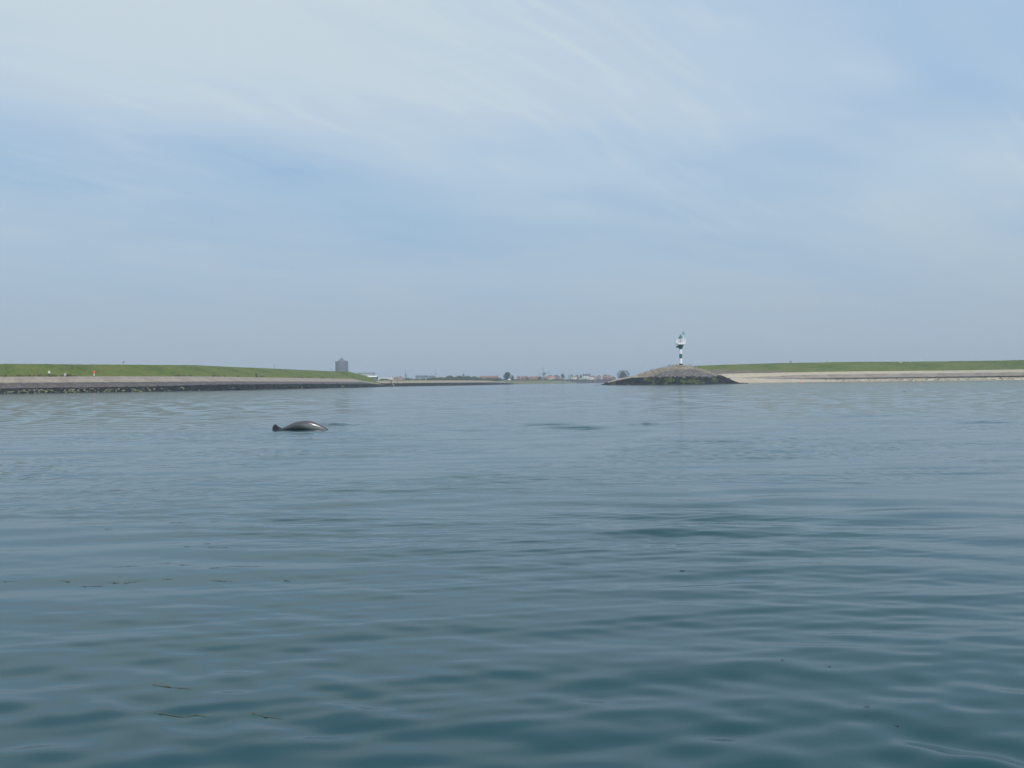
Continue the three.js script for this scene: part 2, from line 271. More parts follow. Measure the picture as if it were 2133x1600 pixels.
{
  const r = rngOf(9), a = [], b = [], c = [];
  for (let i = 0; i < 1900; i++) {
    const s = left[Math.floor((0.22 + 0.78 * r()) * (left.length - 1))], green = r() < table(s.px, [[0, 1], [250, 0.85], [400, 0.3], [520, 0.05], [824, 0]]), o = (0.2 + 4.3 * r()) * leftK(s), y = o / 4 * weedTop(s);
    (green && r() < 0.7 && y < 1.15 ? a : b).push([s.x + s.nx * o + r() - 0.5, y * 0.9 - 0.02, s.z + s.nz * o, mix(0.35, 1.1, r() * r()), r() * 6.28, mix(0.25, 0.5, r())]);
  }
  const foot = scene.getObjectByName('stone_foot');
  scatter('mossy_rock', rock[0], M.mudgreen, a, foot, 0.3); scatter('dark_rock', rock[1], M.blackweed, b, foot, 0.35);
  for (let i = 0; i < 520; i++) { const s = left[Math.floor((0.22 + 0.7 * r()) * (left.length - 1))], cl = noise(s.run * 0.09, 2, 77); if (cl < 0.5 || s.px > 770) continue; const o = 17.4 + 2.4 * r() * r(); c.push([s.x + s.nx * o, 4.66, s.z + s.nz * o, 0.5 + 0.7 * r(), r() * 6.28]); }
  scatter('dry_weed', tuftGeo, plain(0.16, 0.12, 0.06), c, scene.getObjectByName('grass_dike'), 0.35);
}
// far canal bank behind the left point
const bank = shoreline([[770, 585], [820, 592], [850, 605], [920, 640], [1000, 710], [1050, 850], [1074, 1010], [1082, 1100]], 160);
const bankT = (s) => table(s.px, [[1040, 1], [1070, 0.8], [1082, 0.4]]);
struct('stone_foot', band(bank, [() => [-3, -1.2], () => [0, -0.05], (s) => [6, 2.15 * bankT(s)]], { jitter: 0.25, seed: 13, sub: 4 }), M.blackweed, 'dark stone foot of the far canal bank');
struct('paved_slope', band(bank, [(s) => [5.9, 2.13 * bankT(s)], (s) => [11, 3.7 * bankT(s)], (s) => [13, 3.8 * bankT(s)]], { jitter: 0.06, seed: 15 }), M.paving, 'pale stone slope of the far canal bank');
struct('grass_verge', band(bank, [(s) => [12.8, 3.78 * bankT(s)], () => [30, 4.3], () => [60, 4.2]], { jitter: 0.3, seed: 16, sub: 4 }), M.grass, 'rough grass behind the far canal bank');
// green verge below the town
const verge = shoreline([[1070, 1020], [1100, 1120], [1150, 1280], [1200, 1400], [1226, 1450]], 90);
struct('grass_verge', band(verge, [() => [-3, -1], () => [0, 0], () => [5, 1.1], () => [20, 4.4], () => [70, 4.5]], { jitter: 0.5, seed: 17, sub: 4 }), M.mudgreen, 'low green verge along the water below the town');
// right shore: sand, dark tide line, gravel slope, pale path, grass dike
const right = shoreline([[1424, 545], [1520, 541], [1660, 548], [1800, 555], [1950, 535], [2133, 478], [2450, 420], [3100, 360]], 360);
const rA = (s) => table(s.px, [[1560, 3.0], [1640, 2.1], [1700, 1.75], [1760, 1.55], [2133, 1.5]]), rB = (s) => rA(s) + table(s.px, [[1600, 0.02], [1660, 0.2], [1760, 0.75], [2133, 0.85]]);
const rC = (s) => table(s.px, [[1560, 3.1], [1620, 3.6], [1700, 4.5], [1800, 4.7], [2133, 4.2]]), rD = (s) => table(s.px, [[1440, 5.3], [1560, 5.7], [1660, 6.0], [1800, 6.4], [2133, 5.6], [3000, 5.2]]), rE = (s) => table(s.px, [[1424, 8], [1434, 10.6], [1450, 11.2], [1560, 11.5], [1700, 12.4], [1800, 12.8], [2133, 10.7], [3000, 10]]);
const heathTop = (s) => rD(s) + (rE(s) - rD(s)) * table(s.px, [[1460, 0.55], [1560, 0.45], [1640, 0.22], [1700, 0.06], [1720, 0.01]]), heathO = (s) => 26 + 20 * (heathTop(s) - rD(s)) / (rE(s) - rD(s));
struct('beach', band(right, [() => [-8, -1], () => [0, -0.03], (s) => [13, rA(s)]], { jitter: 0.12, seed: 21, sub: 4 }), M.sand, 'pale sandy beach below the right dike');
struct('tide_line', band(right, [(s) => [12.9, rA(s) - 0.02], (s) => [14.4, rB(s)]], { jitter: 0.18, seed: 22 }), M.blackweed, 'dark line of wet stones above the beach');
struct('gravel_slope', band(right, [(s) => [14.3, rB(s) - 0.02], (s) => [20, rC(s)]], { jitter: 0.14, seed: 23, sub: 4 }), M.gravel, 'brown gravel slope above the beach');
struct('sand_strip', band(right, [(s) => [19.9, rC(s) - 0.02], (s) => [26, rD(s)]], { jitter: 0.08, seed: 24 }), M.sand, 'pale sandy strip below the grass of the right dike');
struct('heath', band(right.filter((s) => s.px < 1722), [(s) => [25.9, rD(s) - 0.02], (s) => [heathO(s), heathTop(s)]], { jitter: 0.35, seed: 25, sub: 4 }), M.heath, 'brownish rough growth on the lower slope of the right dike');
struct('grass_dike', band(right, [(s) => [heathO(s) - 0.1, heathTop(s) - 0.03], (s) => [46, rE(s)], (s) => [50, rE(s) + 0.05], () => [80, 4]], { jitter: 0.16, seed: 26, sub: 5 }), M.grass, 'long green grass dike on the right shore');
{
  const r = rngOf(19), a = [];
  for (let i = 0; i < 700; i++) { const s = right[Math.floor(r() * (right.length - 1))]; if (s.px < 1735) continue; const o = 1.5 + 11 * r(); a.push([s.x + s.nx * o, rA(s) * o / 13 + 0.02, s.z + s.nz * o, mix(0.5, 1.5, r()), r() * 6.28, mix(0.15, 0.4, r())]); }
  scatter('green_stone', rock[0], M.mudgreen, a, scene.getObjectByName('beach'), 0.3);
}
// flat land behind the banks and under the town
{
  const pts = [[-1400, -900], ...left.filter((s, i) => i % 20 === 0 && s.px > -200 && s.px < 770).map((s) => [s.x + s.nx * 58, s.z + s.nz * 58]), ...bank.filter((s, i) => i % 10 === 0 && s.px > 812).map((s) => [s.x + s.nx * 40, s.z + s.nz * 40]), ...verge.filter((s, i) => i % 10 === 0 && s.px > 1090).map((s) => [s.x + s.nx * 45, s.z + s.nz * 45]), [X(1224, 1500), -1500], [X(1310, 1510), -1510], [1300, -1500], [1900, -3600], [-2600, -3600]];
  const g = new THREE.ShapeGeometry(new THREE.Shape(pts.map(([x, z]) => new THREE.Vector2(x, -z)))).rotateX(-Math.PI / 2).translate(0, 3.9, 0);
  struct('meadow', g, M.grass, 'flat green land behind the banks and around the town');
}

// ------------------------------------------------------------------ the mole head that carries the harbour light
const MOLE = 396;
{
  const sil = [[1250, 802], [1258, 799], [1266, 794.6], [1285, 789.5], [1324, 782], [1350, 773.5], [1375, 766], [1400, 761.6], [1418, 760], [1437, 761], [1450, 764], [1470, 770.5], [1490, 778.5], [1510, 786], [1526, 793], [1540, 799.6]];
  const S = (px) => Math.max(0, H(px, table(px, sil), MOLE)), NX = 230, NV = 150, VW = 34, P = [], G = { grass_cap: [], stone_slope: [], concrete_crest: [], dark_weed: [], green_weed: [] }, info = [];
  const cell = (x, y, s) => { let b = 9; const xi = Math.floor(x), yi = Math.floor(y); for (let i = -1; i < 2; i++) for (let j = -1; j < 2; j++) b = Math.min(b, Math.hypot(xi + i + hash(xi + i, yi + j, s) - x, yi + j + hash(xi + i, yi + j, s + 1) - y)); return b; };
  for (let i = 0; i <= NX; i++) for (let j = 0; j <= NV; j++) {
    const px = 1236 + 318 * i / NX, x = X(px, MOLE), v = -VW + 2 * VW * j / NV, s = S(px), F = 3.1 * s + 3, t = Math.abs(v) / F;
    let h = s * (1 - t ** 1.2); if (t > 1) h = -1.2 * (t - 1) * 3 - 0.0; h = Math.max(-1.5, h - 0.02);
    const low = smooth(6.6, 5.6, h), n = fbm(x * 0.25, v * 0.25, 41, 3) - 0.5;
    h += low * smooth(1318, 1340, px) * (0.28 - cell(x * 0.75, v * 0.75, 44) * 0.4) + 0.4 * n * (0.3 + low) * smooth(0, 1.5, s);
    P.push(x, h, -MOLE + v); info.push([h, px, s, v]);
  }
  for (let i = 0; i < NX; i++) for (let j = 0; j < NV; j++) {
    const a = i * (NV + 1) + j, b = a + NV + 1; if (Math.max(info[a][0], info[b][0], info[a + 1][0], info[b + 1][0]) < -0.6) continue;
    const [h, px, s, v] = info[a], n = fbm(px * 0.16, v * 0.3, 43, 4) - 0.5, g = s - 1.75 + 1.5 * n, dark = (px < 1335 ? Math.max(0.8, Math.min(3.1, s - 0.55)) : 3.2) + (px < 1335 ? 0.2 : 1.3) * n + (px > 1480 ? smooth(1480, 1500, px) * 1.2 : 0);
    let k = h < dark ? (fbm(px * 0.07 + 3, v * 0.22 + h * 0.3, 47, 3) > 0.61 && h < 2.9 ? 'green_weed' : 'dark_weed') : px < 1327 ? (s > 1.4 ? 'concrete_crest' : 'dark_weed') : h > g ? 'grass_cap' : 'stone_slope';
    if (k === 'grass_cap' && ((px - 1427) / 9) ** 2 + ((h - 6.9) / 0.45) ** 2 < 1 && v > 0) k = 'concrete_crest';
    G[k].push(a, b, a + 1, b, b + 1, a + 1);
  }
  const all = new THREE.BufferGeometry(); all.setAttribute('position', new THREE.Float32BufferAttribute(P, 3)); all.setAttribute('uv', new THREE.Float32BufferAttribute(info.flatMap(([, px, , v]) => [X(px, MOLE), v]), 2));
  all.setIndex(Object.values(G).flat().map((i) => i)); all.computeVertexNormals();
  const o = new THREE.Group(); o.name = numbered('mole_head'); o.userData.kind = 'structure'; o.userData.label = 'rounded stone mole head with dry grass on top and dark weed below'; scene.add(o);
  const mats = { grass_cap: M.drygrass, stone_slope: M.stone, concrete_crest: M.paving, dark_weed: M.blackweed, green_weed: M.algae };
  for (const k of Object.keys(G)) { const g = new THREE.BufferGeometry(); for (const q of ['position', 'uv', 'normal']) g.setAttribute(q, all.attributes[q]); g.setIndex(G[k]); const used2 = new Map(), pos = [], uv = [], nor = [], ix = G[k].map((i) => { if (!used2.has(i)) { used2.set(i, used2.size); pos.push(P[3 * i], P[3 * i + 1], P[3 * i + 2]); uv.push(all.attributes.uv.getX(i), all.attributes.uv.getY(i)); nor.push(all.attributes.normal.getX(i), all.attributes.normal.getY(i), all.attributes.normal.getZ(i)); } return used2.get(i); });
    const gg = new THREE.BufferGeometry(); gg.setAttribute('position', new THREE.Float32BufferAttribute(pos, 3)); gg.setAttribute('uv', new THREE.Float32BufferAttribute(uv, 2)); gg.setAttribute('normal', new THREE.Float32BufferAttribute(nor, 3)); gg.setIndex(ix); part(k, gg, mats[k], o); }
  const r = rngOf(61), dk = [], gr = [], tf = [];
  for (let i = 0; i < 2600; i++) {
    const n = Math.floor(r() * info.length), [h, px, s, v] = info[n]; if (v < -2 || h < -0.1) continue;
    const q = [P[3 * n] + r() - 0.5, h + 0.05, P[3 * n + 2], mix(0.35, 1.0, r() * r()), r() * 6.28, mix(0.25, 0.5, r())];
    if (px < 1335 && h > s - 1.2) continue; if (h < 3) dk.push(q); else if (h < 5.6 && px > 1340 && r() < 0.3) { q[3] *= 0.75; gr.push(q); } else if (h > 5 && r() < 0.25) tf.push([q[0], h - 0.02, q[2], 0.4 + 0.6 * r(), r() * 6.28]);
  }
  for (const [px, py, k] of [[1357, 769, 1.6], [1361, 769, 1.3], [1378, 765, 1.2], [1393, 762, 2.2], [1396, 761, 1.6], [1409, 760.5, 2.0], [1437, 761, 1.7], [1440, 761.5, 1.1], [1370, 767, 0.9]]) tf.push([X(px, MOLE), S(px) - 0.1, -MOLE, 0.9 * k * 0.6, k, 0.75 * k]);
  scatter('dark_rock', rock[1], M.blackweed, dk, o, 0.4); scatter('grey_rock', rock[0], M.stone, gr, o, 0.35); scatter('grass_tuft', tuftGeo, plain(0.2, 0.17, 0.09), tf, o, 0.3);
}

// ------------------------------------------------------------------ solid figures from a smooth field
function figure(prims, cell, k = 0.03) {                     // prims: [a, b, ra, rb]; joined by a smooth minimum
  const lo = new THREE.Vector3(9, 9, 9), hi = new THREE.Vector3(-9, -9, -9);
  for (const [a, b, ra, rb] of prims) for (const [p, r] of [[a, ra], [b, rb]]) { lo.min(new THREE.Vector3(...p).subScalar(r + 2 * cell)); hi.max(new THREE.Vector3(...p).addScalar(r + 2 * cell)); }
  const c = lo.clone().add(hi).multiplyScalar(0.5), half = hi.clone().sub(lo), R = Math.max(half.x, half.y, half.z) / 2 + 2 * cell, n = Math.min(90, Math.ceil(2 * R / cell));
  const mc = new MarchingCubes(n, new THREE.MeshBasicMaterial(), false, false, 60000); mc.isolation = 0;
  for (let z = 0; z < n; z++) for (let y = 0; y < n; y++) for (let x = 0; x < n; x++) {
    const p = [c.x + (x - n / 2) / (n / 2) * R, c.y + (y - n / 2) / (n / 2) * R, c.z + (z - n / 2) / (n / 2) * R]; let d = 9;
    for (const [a, b, ra, rb] of prims) {
      const ab = [b[0] - a[0], b[1] - a[1], b[2] - a[2]], ap = [p[0] - a[0], p[1] - a[1], p[2] - a[2]], t = clamp((ab[0] * ap[0] + ab[1] * ap[1] + ab[2] * ap[2]) / (ab[0] ** 2 + ab[1] ** 2 + ab[2] ** 2 + 1e-9));
      const e = Math.hypot(ap[0] - ab[0] * t, ap[1] - ab[1] * t, ap[2] - ab[2] * t) - mix(ra, rb, t), h = clamp(0.5 + 0.5 * (d - e) / k); d = mix(d, e, h) - k * h * (1 - h);
    }
    mc.field[x + n * (y + n * z)] = -d;
  }
  mc.update();
  const pos = mc.positionArray.slice(0, mc.count * 3); for (let i = 0; i < pos.length; i += 3) { pos[i] = pos[i] * R + c.x; pos[i + 1] = pos[i + 1] * R + c.y; pos[i + 2] = pos[i + 2] * R + c.z; }
  const g = new THREE.BufferGeometry(); g.setAttribute('position', new THREE.BufferAttribute(pos, 3)); const m = mergeVertices(g, cell * 0.02); m.computeVertexNormals();
  m.setAttribute('uv', new THREE.BufferAttribute(new Float32Array(m.attributes.position.count * 2), 2)); return m;
}

// ------------------------------------------------------------------ the porpoise
{
  const [cx, cz] = onWater(622, 895), D = -cz, q = D / FOC, at = (px, py) => [(px - 622) * q, (895 - py) * q];
  const o = thing('porpoise', 'grey porpoise arching its wet back out of the water with its tail fin raised', 'porpoise', [cx, 0, cz]);
  // centre line, half height, half width, from the tail stock (left) to the snout under water (right)
  const top = [[578, 893], [583, 892], [589, 890.4], [599, 886], [609, 881.2], [619, 877.5], [629, 875.9], [636, 875.6], [643.5, 876.2], [651, 878.4], [658, 881.2], [665, 884.4], [672, 888], [679, 892], [686, 896.5], [692, 901]];
  const half = [0.03, 0.035, 0.045, 0.075, 0.11, 0.14, 0.15, 0.155, 0.155, 0.15, 0.14, 0.125, 0.11, 0.09, 0.065, 0.03], wide = [0.022, 0.025, 0.035, 0.06, 0.09, 0.125, 0.145, 0.155, 0.16, 0.155, 0.145, 0.135, 0.12, 0.1, 0.07, 0.03];
  const crv = new THREE.CatmullRomCurve3(top.map(([px, py], i) => { const [x, y] = at(px, py); return new THREE.Vector3(x, y - half[i], 0); }), false, 'centripetal'), n = 72, m = 28, P = [], C = [], I = [], T = (a, t) => { const f = t * (a.length - 1), i = Math.min(a.length - 2, Math.floor(f)); return mix(a[i], a[i + 1], f - i); };
  for (let i = 0; i <= n; i++) {
    const t = i / n, p = crv.getPoint(t), d = crv.getTangent(t), up = new THREE.Vector3(-d.y, d.x, 0), e = i === 0 || i === n ? 0.25 : 1;
    for (let j = 0; j < m; j++) { const a = j / m * 2 * Math.PI, s = Math.sin(a), c = Math.cos(a); const h = T(half, t) * e * s, w = T(wide, t) * e * Math.sign(c) * Math.abs(c) ** 0.9, b = smooth(0.3, 0.6, t) * smooth(0.42, 0.2, s + 0.22 * (noise(t * 14, Math.abs(c) * 3 + 5, 17) - 0.5)); C.push(mix(0.068, 0.18, b), mix(0.062, 0.2, b), mix(0.071, 0.19, b)); P.push(p.x + up.x * h, p.y + up.y * h, w); }  // pale belly marking, with water reflection painted into the lower flank as grey-green
  }
  for (let i = 0; i < n; i++) for (let j = 0; j < m; j++) { const a = i * m + j, b = i * m + (j + 1) % m; I.push(a, a + m, b, b, a + m, b + m); }
  for (let j = 1; j < m - 1; j++) { I.push(0, j, j + 1); I.push(n * m, n * m + j + 1, n * m + j); }
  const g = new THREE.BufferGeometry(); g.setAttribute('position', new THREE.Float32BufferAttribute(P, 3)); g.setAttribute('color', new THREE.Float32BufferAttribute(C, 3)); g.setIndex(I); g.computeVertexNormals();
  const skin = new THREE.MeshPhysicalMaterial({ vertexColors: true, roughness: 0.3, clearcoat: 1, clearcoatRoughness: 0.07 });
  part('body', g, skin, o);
  // fluke: one lobe lifted out of the water
  const sh = new THREE.Shape(); const f = (px, py) => new THREE.Vector2(...at(px, py));
  sh.moveTo(...f(584, 891).toArray()); sh.quadraticCurveTo(...f(578, 889.5).toArray(), ...f(575, 885.5).toArray()); sh.quadraticCurveTo(...f(572.5, 882.5).toArray(), ...f(570, 885.5).toArray()); sh.quadraticCurveTo(...f(566.3, 890).toArray(), ...f(567.3, 895).toArray()); sh.lineTo(...f(568, 899).toArray()); sh.lineTo(...f(576, 900).toArray()); sh.quadraticCurveTo(...f(578, 896).toArray(), ...f(584, 894.6).toArray()); sh.closePath();
  part('tail_fluke', new THREE.ExtrudeGeometry(sh, { depth: 0.012, bevelEnabled: true, bevelSize: 0.01, bevelThickness: 0.012, bevelSegments: 3, curveSegments: 12 }).translate(0, 0, -0.006), new THREE.MeshPhysicalMaterial({ color: new THREE.Color().setRGB(0.028, 0.025, 0.032), roughness: 0.25, clearcoat: 0.3 }), o, 'dark tail fluke lifted above the surface');
}

// ------------------------------------------------------------------ the harbour light
{
  const q = MOLE / FOC, PX = 1418.7, x0 = X(PX, MOLE), Y = (py) => H(PX, py, MOLE), y0 = Y(760.8) - 0.3, y = (py) => Y(py) - y0, dx = (px) => (px - PX) * q;
  const o = thing('harbour_light', 'green and white banded harbour light tower standing on the stone mole head', 'beacon', [x0, y0, -MOLE]);
  part('foot', [cyl(0.8, 0.8, y(758.6) - 0, 0, 0, 0, 24), cyl(0.62, 0.6, 0.25, 0, y(758.6), 0, 24)], M.black, o, 'black foot');
  const b0 = y(758.6) + 0.25;
  part('column_band', cyl(0.68, 0.66, y(746.8) - b0, 0, b0, 0, 28), M.white, o, 'lower white band');
  part('column_band', cyl(0.65, 0.64, y(737.3) - y(746.8), 0, y(746.8), 0, 28), M.green, o, 'green band between the two white ones');
  part('column_band', cyl(0.64, 0.62, y(727.6) - y(737.3), 0, y(737.3), 0, 28), M.white, o, 'upper white band');
  const fl = [[0.65, y(727.6)], [0.7, y(726)], [0.95, y(722.4)], [1.15, y(721)], [1.22, y(719)], [1.25, y(718.2)], [0, y(718.2)]].map(([r, h]) => new THREE.Vector2(r, h));
  part('flared_collar', toCreasedNormals(new THREE.LatheGeometry([new THREE.Vector2(0, y(727.6)), ...fl], 28), 0.6), M.green, o, 'green collar widening below the platform');
  part('fog_horn', [new THREE.CylinderGeometry(0.34, 0.55, 1.15, 18).rotateZ(Math.PI / 2).translate(dx(1412), y(722.4), 0.25), box(1.5, 0.3, 0.3, dx(1416), y(722), 0.25)], M.green, o, 'green horn sticking out to the left');
  part('platform', [box(3.6, 0.75, 3.6, 0, y(715.9), 0), box(2.6, y(717.2) - y(718.4), 2.6, 0, (y(717.2) + y(718.4)) / 2, 0)], M.white, o);
  const rail = part('railing', [-1, 1].flatMap((s) => [0.5, 1].flatMap((k) => { const h = mix(y(714.8), y(706.3), k), t = k === 1 ? 0.15 : 0.06; return [box(3.4, t, t, 0, h, s * 1.68), box(t, t, 3.26, s * 1.68, h, 0)]; })), M.white, o);
  for (const a of [-1, 1]) for (const b of [-1, 1]) part('railing_post', box(0.4, y(706.3) - y(714.8) + 0.14, 0.4, a * 1.69, (y(714.8) + y(706.3)) / 2, b * 1.69), M.white, rail);
  for (const b of [-1, 1]) for (const a of [-0.5, 0, 0.5]) { part('railing_post', box(0.08, y(706.3) - y(714.8), 0.08, a * 1.69, (y(714.8) + y(706.3)) / 2, b * 1.69), M.white, rail); }
  part('cabinet', box(1.3, 1.35, 0.9, 0.15, y(714.8) + 0.68, 0.1), plain(0.6, 0.61, 0.62), o, 'pale grey cabinet behind the railing');
  const la = part('lantern', [cyl(0.72, 0.72, 0.12, 0.0, y(706.3), 0, 20), ...[0, 1, 2, 3, 4, 5].map((k) => cyl(0.05, 0.05, 0.5, 0.6 * Math.cos(k * 1.047), y(706.3) + 0.12, 0.6 * Math.sin(k * 1.047), 6)), cyl(0.92, 0.6, 0.4, 0, y(706.3) + 0.55, 0, 20), cyl(0.55, 0.42, 0.5, 0, y(706.3) + 0.95, 0, 20), cyl(0.3, 0.2, 0.45, 0, y(706.3) + 1.45, 0, 12)], plain(0.04, 0.17, 0.15, 0.4), o, 'green lantern with a stepped roof');
  part('lens', cyl(0.42, 0.42, 0.48, 0, y(706.3) + 0.12, 0, 18), M.glass, la);
  part('support', cyl(0.3, 0.3, y(706.3) - y(714.8), 0.0, y(714.8), 0.75, 12), plain(0.55, 0.56, 0.57), o);
  part('cabinet', new THREE.ConeGeometry(0.45, 0.85, 12).translate(dx(1416), y(703.6), -0.4), plain(0.05, 0.09, 0.07), o, 'small dark cone left of the lantern');
  part('topmark_pole', cyl(0.15, 0.1, y(695.5) - y(714.8), dx(1425.6), y(714.8), -1.3, 10), M.white, o);
  part('topmark', new THREE.ConeGeometry(0.64, y(688.2) - y(696), 20).translate(dx(1426), (y(688.2) + y(696)) / 2, -1.3), M.greenPale, o, 'green cone topmark, point up');
}

// ------------------------------------------------------------------ far buildings
const wallMats = {};
function house(label, px0, px1, eave, ridge, d, { wall = M.brick, roof = M.tileRed, gable = false, win = 3, chimney = true, dep = 9, base = 3.8, flat = false, name = 'house', category = 'house', turn = 0 } = {}) {
  const mid = (px0 + px1) / 2, W = (px1 - px0) * d / FOC, hE = H(mid, eave, d) - base, hR = H(mid, ridge, d) - base, o = thing(name, label, category, [X(mid, d), base, -d - (gable ? 6 : dep / 2)], turn);
  const L = gable ? 12 : W, D = gable ? W : dep, rise = hR - hE, put = (g) => gable ? g.rotateY(Math.PI / 2) : g;
  if (flat) { part('wall', box(L, hE, D, 0, hE / 2, 0), wall, o); part('roof', box(L + 0.6, hR - hE, D + 0.6, 0, (hE + hR) / 2, 0), roof, o); }
  else {
    const s = new THREE.Shape([[-D / 2, 0], [D / 2, 0], [D / 2, hE], [0, hR - 0.15], [-D / 2, hE]].map(([a, b]) => new THREE.Vector2(a, b)));
    part('wall', put(new THREE.ExtrudeGeometry(s, { depth: L, bevelEnabled: false }).translate(0, 0, -L / 2).rotateY(Math.PI / 2)), wall, o);
    const sl = Math.hypot(D / 2, rise) + 0.5, an = Math.atan2(rise, D / 2);
    const rf = part('roof', put(mergeGeometries([-1, 1].map((k) => box(L + 0.5, 0.25, sl, 0, 0, 0).rotateX(k * an).translate(0, (hE + hR) / 2 - 0.18 * Math.sin(an) + 0.12, k * (D / 4 + 0.16 * Math.cos(an)))))), roof, o);
    if (chimney) part('chimney', put(mergeGeometries([box(0.9, 1.7, 0.7, L * 0.36, hR + 0.25, 0), box(1.05, 0.2, 0.85, L * 0.36, hR + 1.2, 0)])), M.brick, rf);
  }
  const fz = gable ? 6 : D / 2, fw = gable ? W : L;
  for (let i = 0; i < win; i++) { const wx = (i + 0.5) / win * fw - fw / 2, y = Math.min(hE - 1.2, Math.max(1.6, hE * 0.55)), w = part('window', box(1.3, 1.7, 0.1, wx, y, fz + 0.03), M.white, o); part('pane', box(1.0, 1.4, 0.06, wx, y, fz + 0.07), M.pane, w); }
  part('door', box(1.1, 2.2, 0.08, fw * 0.5 - 1.1, 1.1, fz + 0.03), M.slate, o);
  return o;
}
house('long flat-topped grey shed just right of the great stone tower', 746, 777, 778.2, 776.4, 1700, { wall: M.greyWall, roof: M.blueGrey, flat: true, dep: 25, win: 5, name: 'warehouse', category: 'warehouse' });
house('low dark shed with a bright white roof below the grey warehouse', 763, 785, 785.4, 783.2, 1250, { wall: M.quay, roof: M.roofWhite, dep: 12, win: 4, chimney: false, name: 'shed', category: 'shed' });
house('long low white-roofed shed at the foot of the left dike end', 786, 818, 788.2, 786.8, 1280, { wall: M.render, roof: M.roofWhite, flat: true, dep: 14, win: 6, name: 'shed', category: 'shed' });
house('small brown-roofed house left of the thin church spire', 816, 827, 788.2, 786.2, 1350, { wall: M.brickPale, roof: M.tileBrown, win: 2 });
house('brown gabled house close to the left of the thin church spire', 827, 839, 788, 784.6, 1360, { wall: M.brickPale, roof: M.tileBrown, gable: true, win: 2 });
house('long blue-grey hall with a dark roof right of the thin spire', 865.5, 889, 785.2, 782.3, 1600, { wall: M.blueGrey, roof: M.slate, dep: 14, win: 6, chimney: false, name: 'hall', category: 'hall' });
house('blue-walled hall with dark roof beside the red and white chimney', 889.6, 905, 785, 782.8, 1620, { wall: plain(0.3, 0.36, 0.48), roof: M.slate, dep: 14, win: 4, chimney: false, name: 'hall', category: 'hall' });
house('small white-walled house at the right end of the green tree belt', 994.5, 999, 786.5, 784.6, 1400, { wall: M.render, roof: M.tileBrown, gable: true, win: 1 });
house('long red-roofed house just right of the green tree belt', 999.6, 1014, 786.6, 783.6, 1440, { wall: M.brickPale, roof: M.tileRed });
house('red-roofed brown house between the tree belt and the big dark tree', 1018, 1038, 787, 783.4, 1480, { wall: M.brick, roof: M.tileRed, win: 4 });
house('tiny white hut under the right edge of the big dark tree', 1059, 1063, 791, 789.8, 1320, { wall: M.render, roof: M.render, win: 1, chimney: false, name: 'hut', category: 'hut', dep: 4 });
house('tall narrow brown house right of the big dark tree', 1077, 1084, 786, 783.2, 1500, { wall: M.brick, roof: M.tileBrown, gable: true, win: 2 });
house('red-tiled house between the narrow brown house and a dark bush', 1085, 1098, 787.4, 784, 1500, { wall: M.brick, roof: M.tileRed });
house('wide red brick house left of the windmill behind dark bushes', 1102, 1120, 788, 784.6, 1490, { wall: M.brickPale, roof: M.tileRed, win: 4 });
house('small white house at the foot of the windmill', 1130.5, 1136, 791, 789.4, 1450, { wall: M.render, roof: M.tileRed, win: 1, gable: true });
house('red-roofed house adjoining the windmill on its right', 1136, 1143.4, 789.5, 784.2, 1480, { wall: M.render, roof: M.tileRed, win: 2 });
house('long white house with the largest bright red roof right of the windmill', 1143.8, 1156, 788, 783.4, 1480, { wall: M.render, roof: plain(0.33, 0.165, 0.12), win: 4 });
house('dark slate-roofed house next to the long white red-roofed house', 1156.5, 1166, 788.8, 784.4, 1490, { wall: M.brick, roof: M.slate, win: 3 });
house('low cream house under the pointed green tree', 1166.5, 1175.5, 789.6, 787.6, 1470, { wall: M.cream, roof: M.tileBrown, win: 3 });
house('narrow grey gabled building behind the sailing boat masts', 1184, 1189.5, 785, 781.6, 1530, { wall: M.greyWall, roof: M.slate, gable: true, win: 1 });
house('bright white house with a yellowish thatched roof', 1190.5, 1202, 786, 783.4, 1480, { wall: M.render, roof: M.thatch, win: 3 });
house('narrow red brick house against the right side of the thatched white house', 1202.4, 1206, 788, 785, 1480, { wall: M.brick, roof: M.tileRed, gable: true, win: 1 });
house('small pale yellow house below the slim dark tree', 1207, 1213.4, 789, 787.2, 1460, { wall: M.cream, roof: M.tileBrown, win: 1, gable: true, base: 2.4 });
house('tall grey house with dark roof in the harbour', 1214.5, 1230, 782.6, 779.4, 1530, { wall: plain(0.66, 0.67, 0.67), roof: M.slate, win: 4 });
house('pale grey box-shaped boathouse at the water between the quays', 1218, 1224.6, 791, 789.6, 1450, { wall: plain(0.6, 0.62, 0.62), roof: M.roofWhite, win: 2, flat: true, base: 0.2, name: 'boathouse', category: 'boathouse' });
house('white house with reddish roof above the dark quay', 1228.5, 1237.5, 785.6, 783.2, 1500, { wall: M.render, roof: M.tileRed, win: 3 });
house('small pink brick house beside the white quay house', 1238, 1243.4, 787.2, 784.6, 1510, { wall: M.brickPale, roof: M.tileRed, win: 2, gable: true });
house('brown-roofed house in the middle of the dark quay', 1246, 1252, 787, 784, 1520, { wall: M.brickPale, roof: M.tileBrown, win: 2 });
house('dark-roofed long house behind the right half of the quay', 1257, 1272, 786.6, 782.4, 1530, { wall: M.brick, roof: M.tileBrown, win: 4 });
house('red gabled house at the quay just left of the big round tree', 1273, 1283, 788, 784.2, 1510, { wall: M.brick, roof: M.tileRed, gable: true, win: 2 });
part('quay_wall', [box(X(1300, 1500) - X(1224, 1500), 6.4, 8, (X(1300, 1500) + X(1224, 1500)) / 2, 2.0, -1504), box(X(1300, 1500) - X(1224, 1500), 0.35, 8.4, (X(1300, 1500) + X(1224, 1500)) / 2, 5.38, -1504)], M.quay); tag(scene.getObjectByName('quay_wall'), 'dark quay wall along the harbour left of the mole head', 'quay');
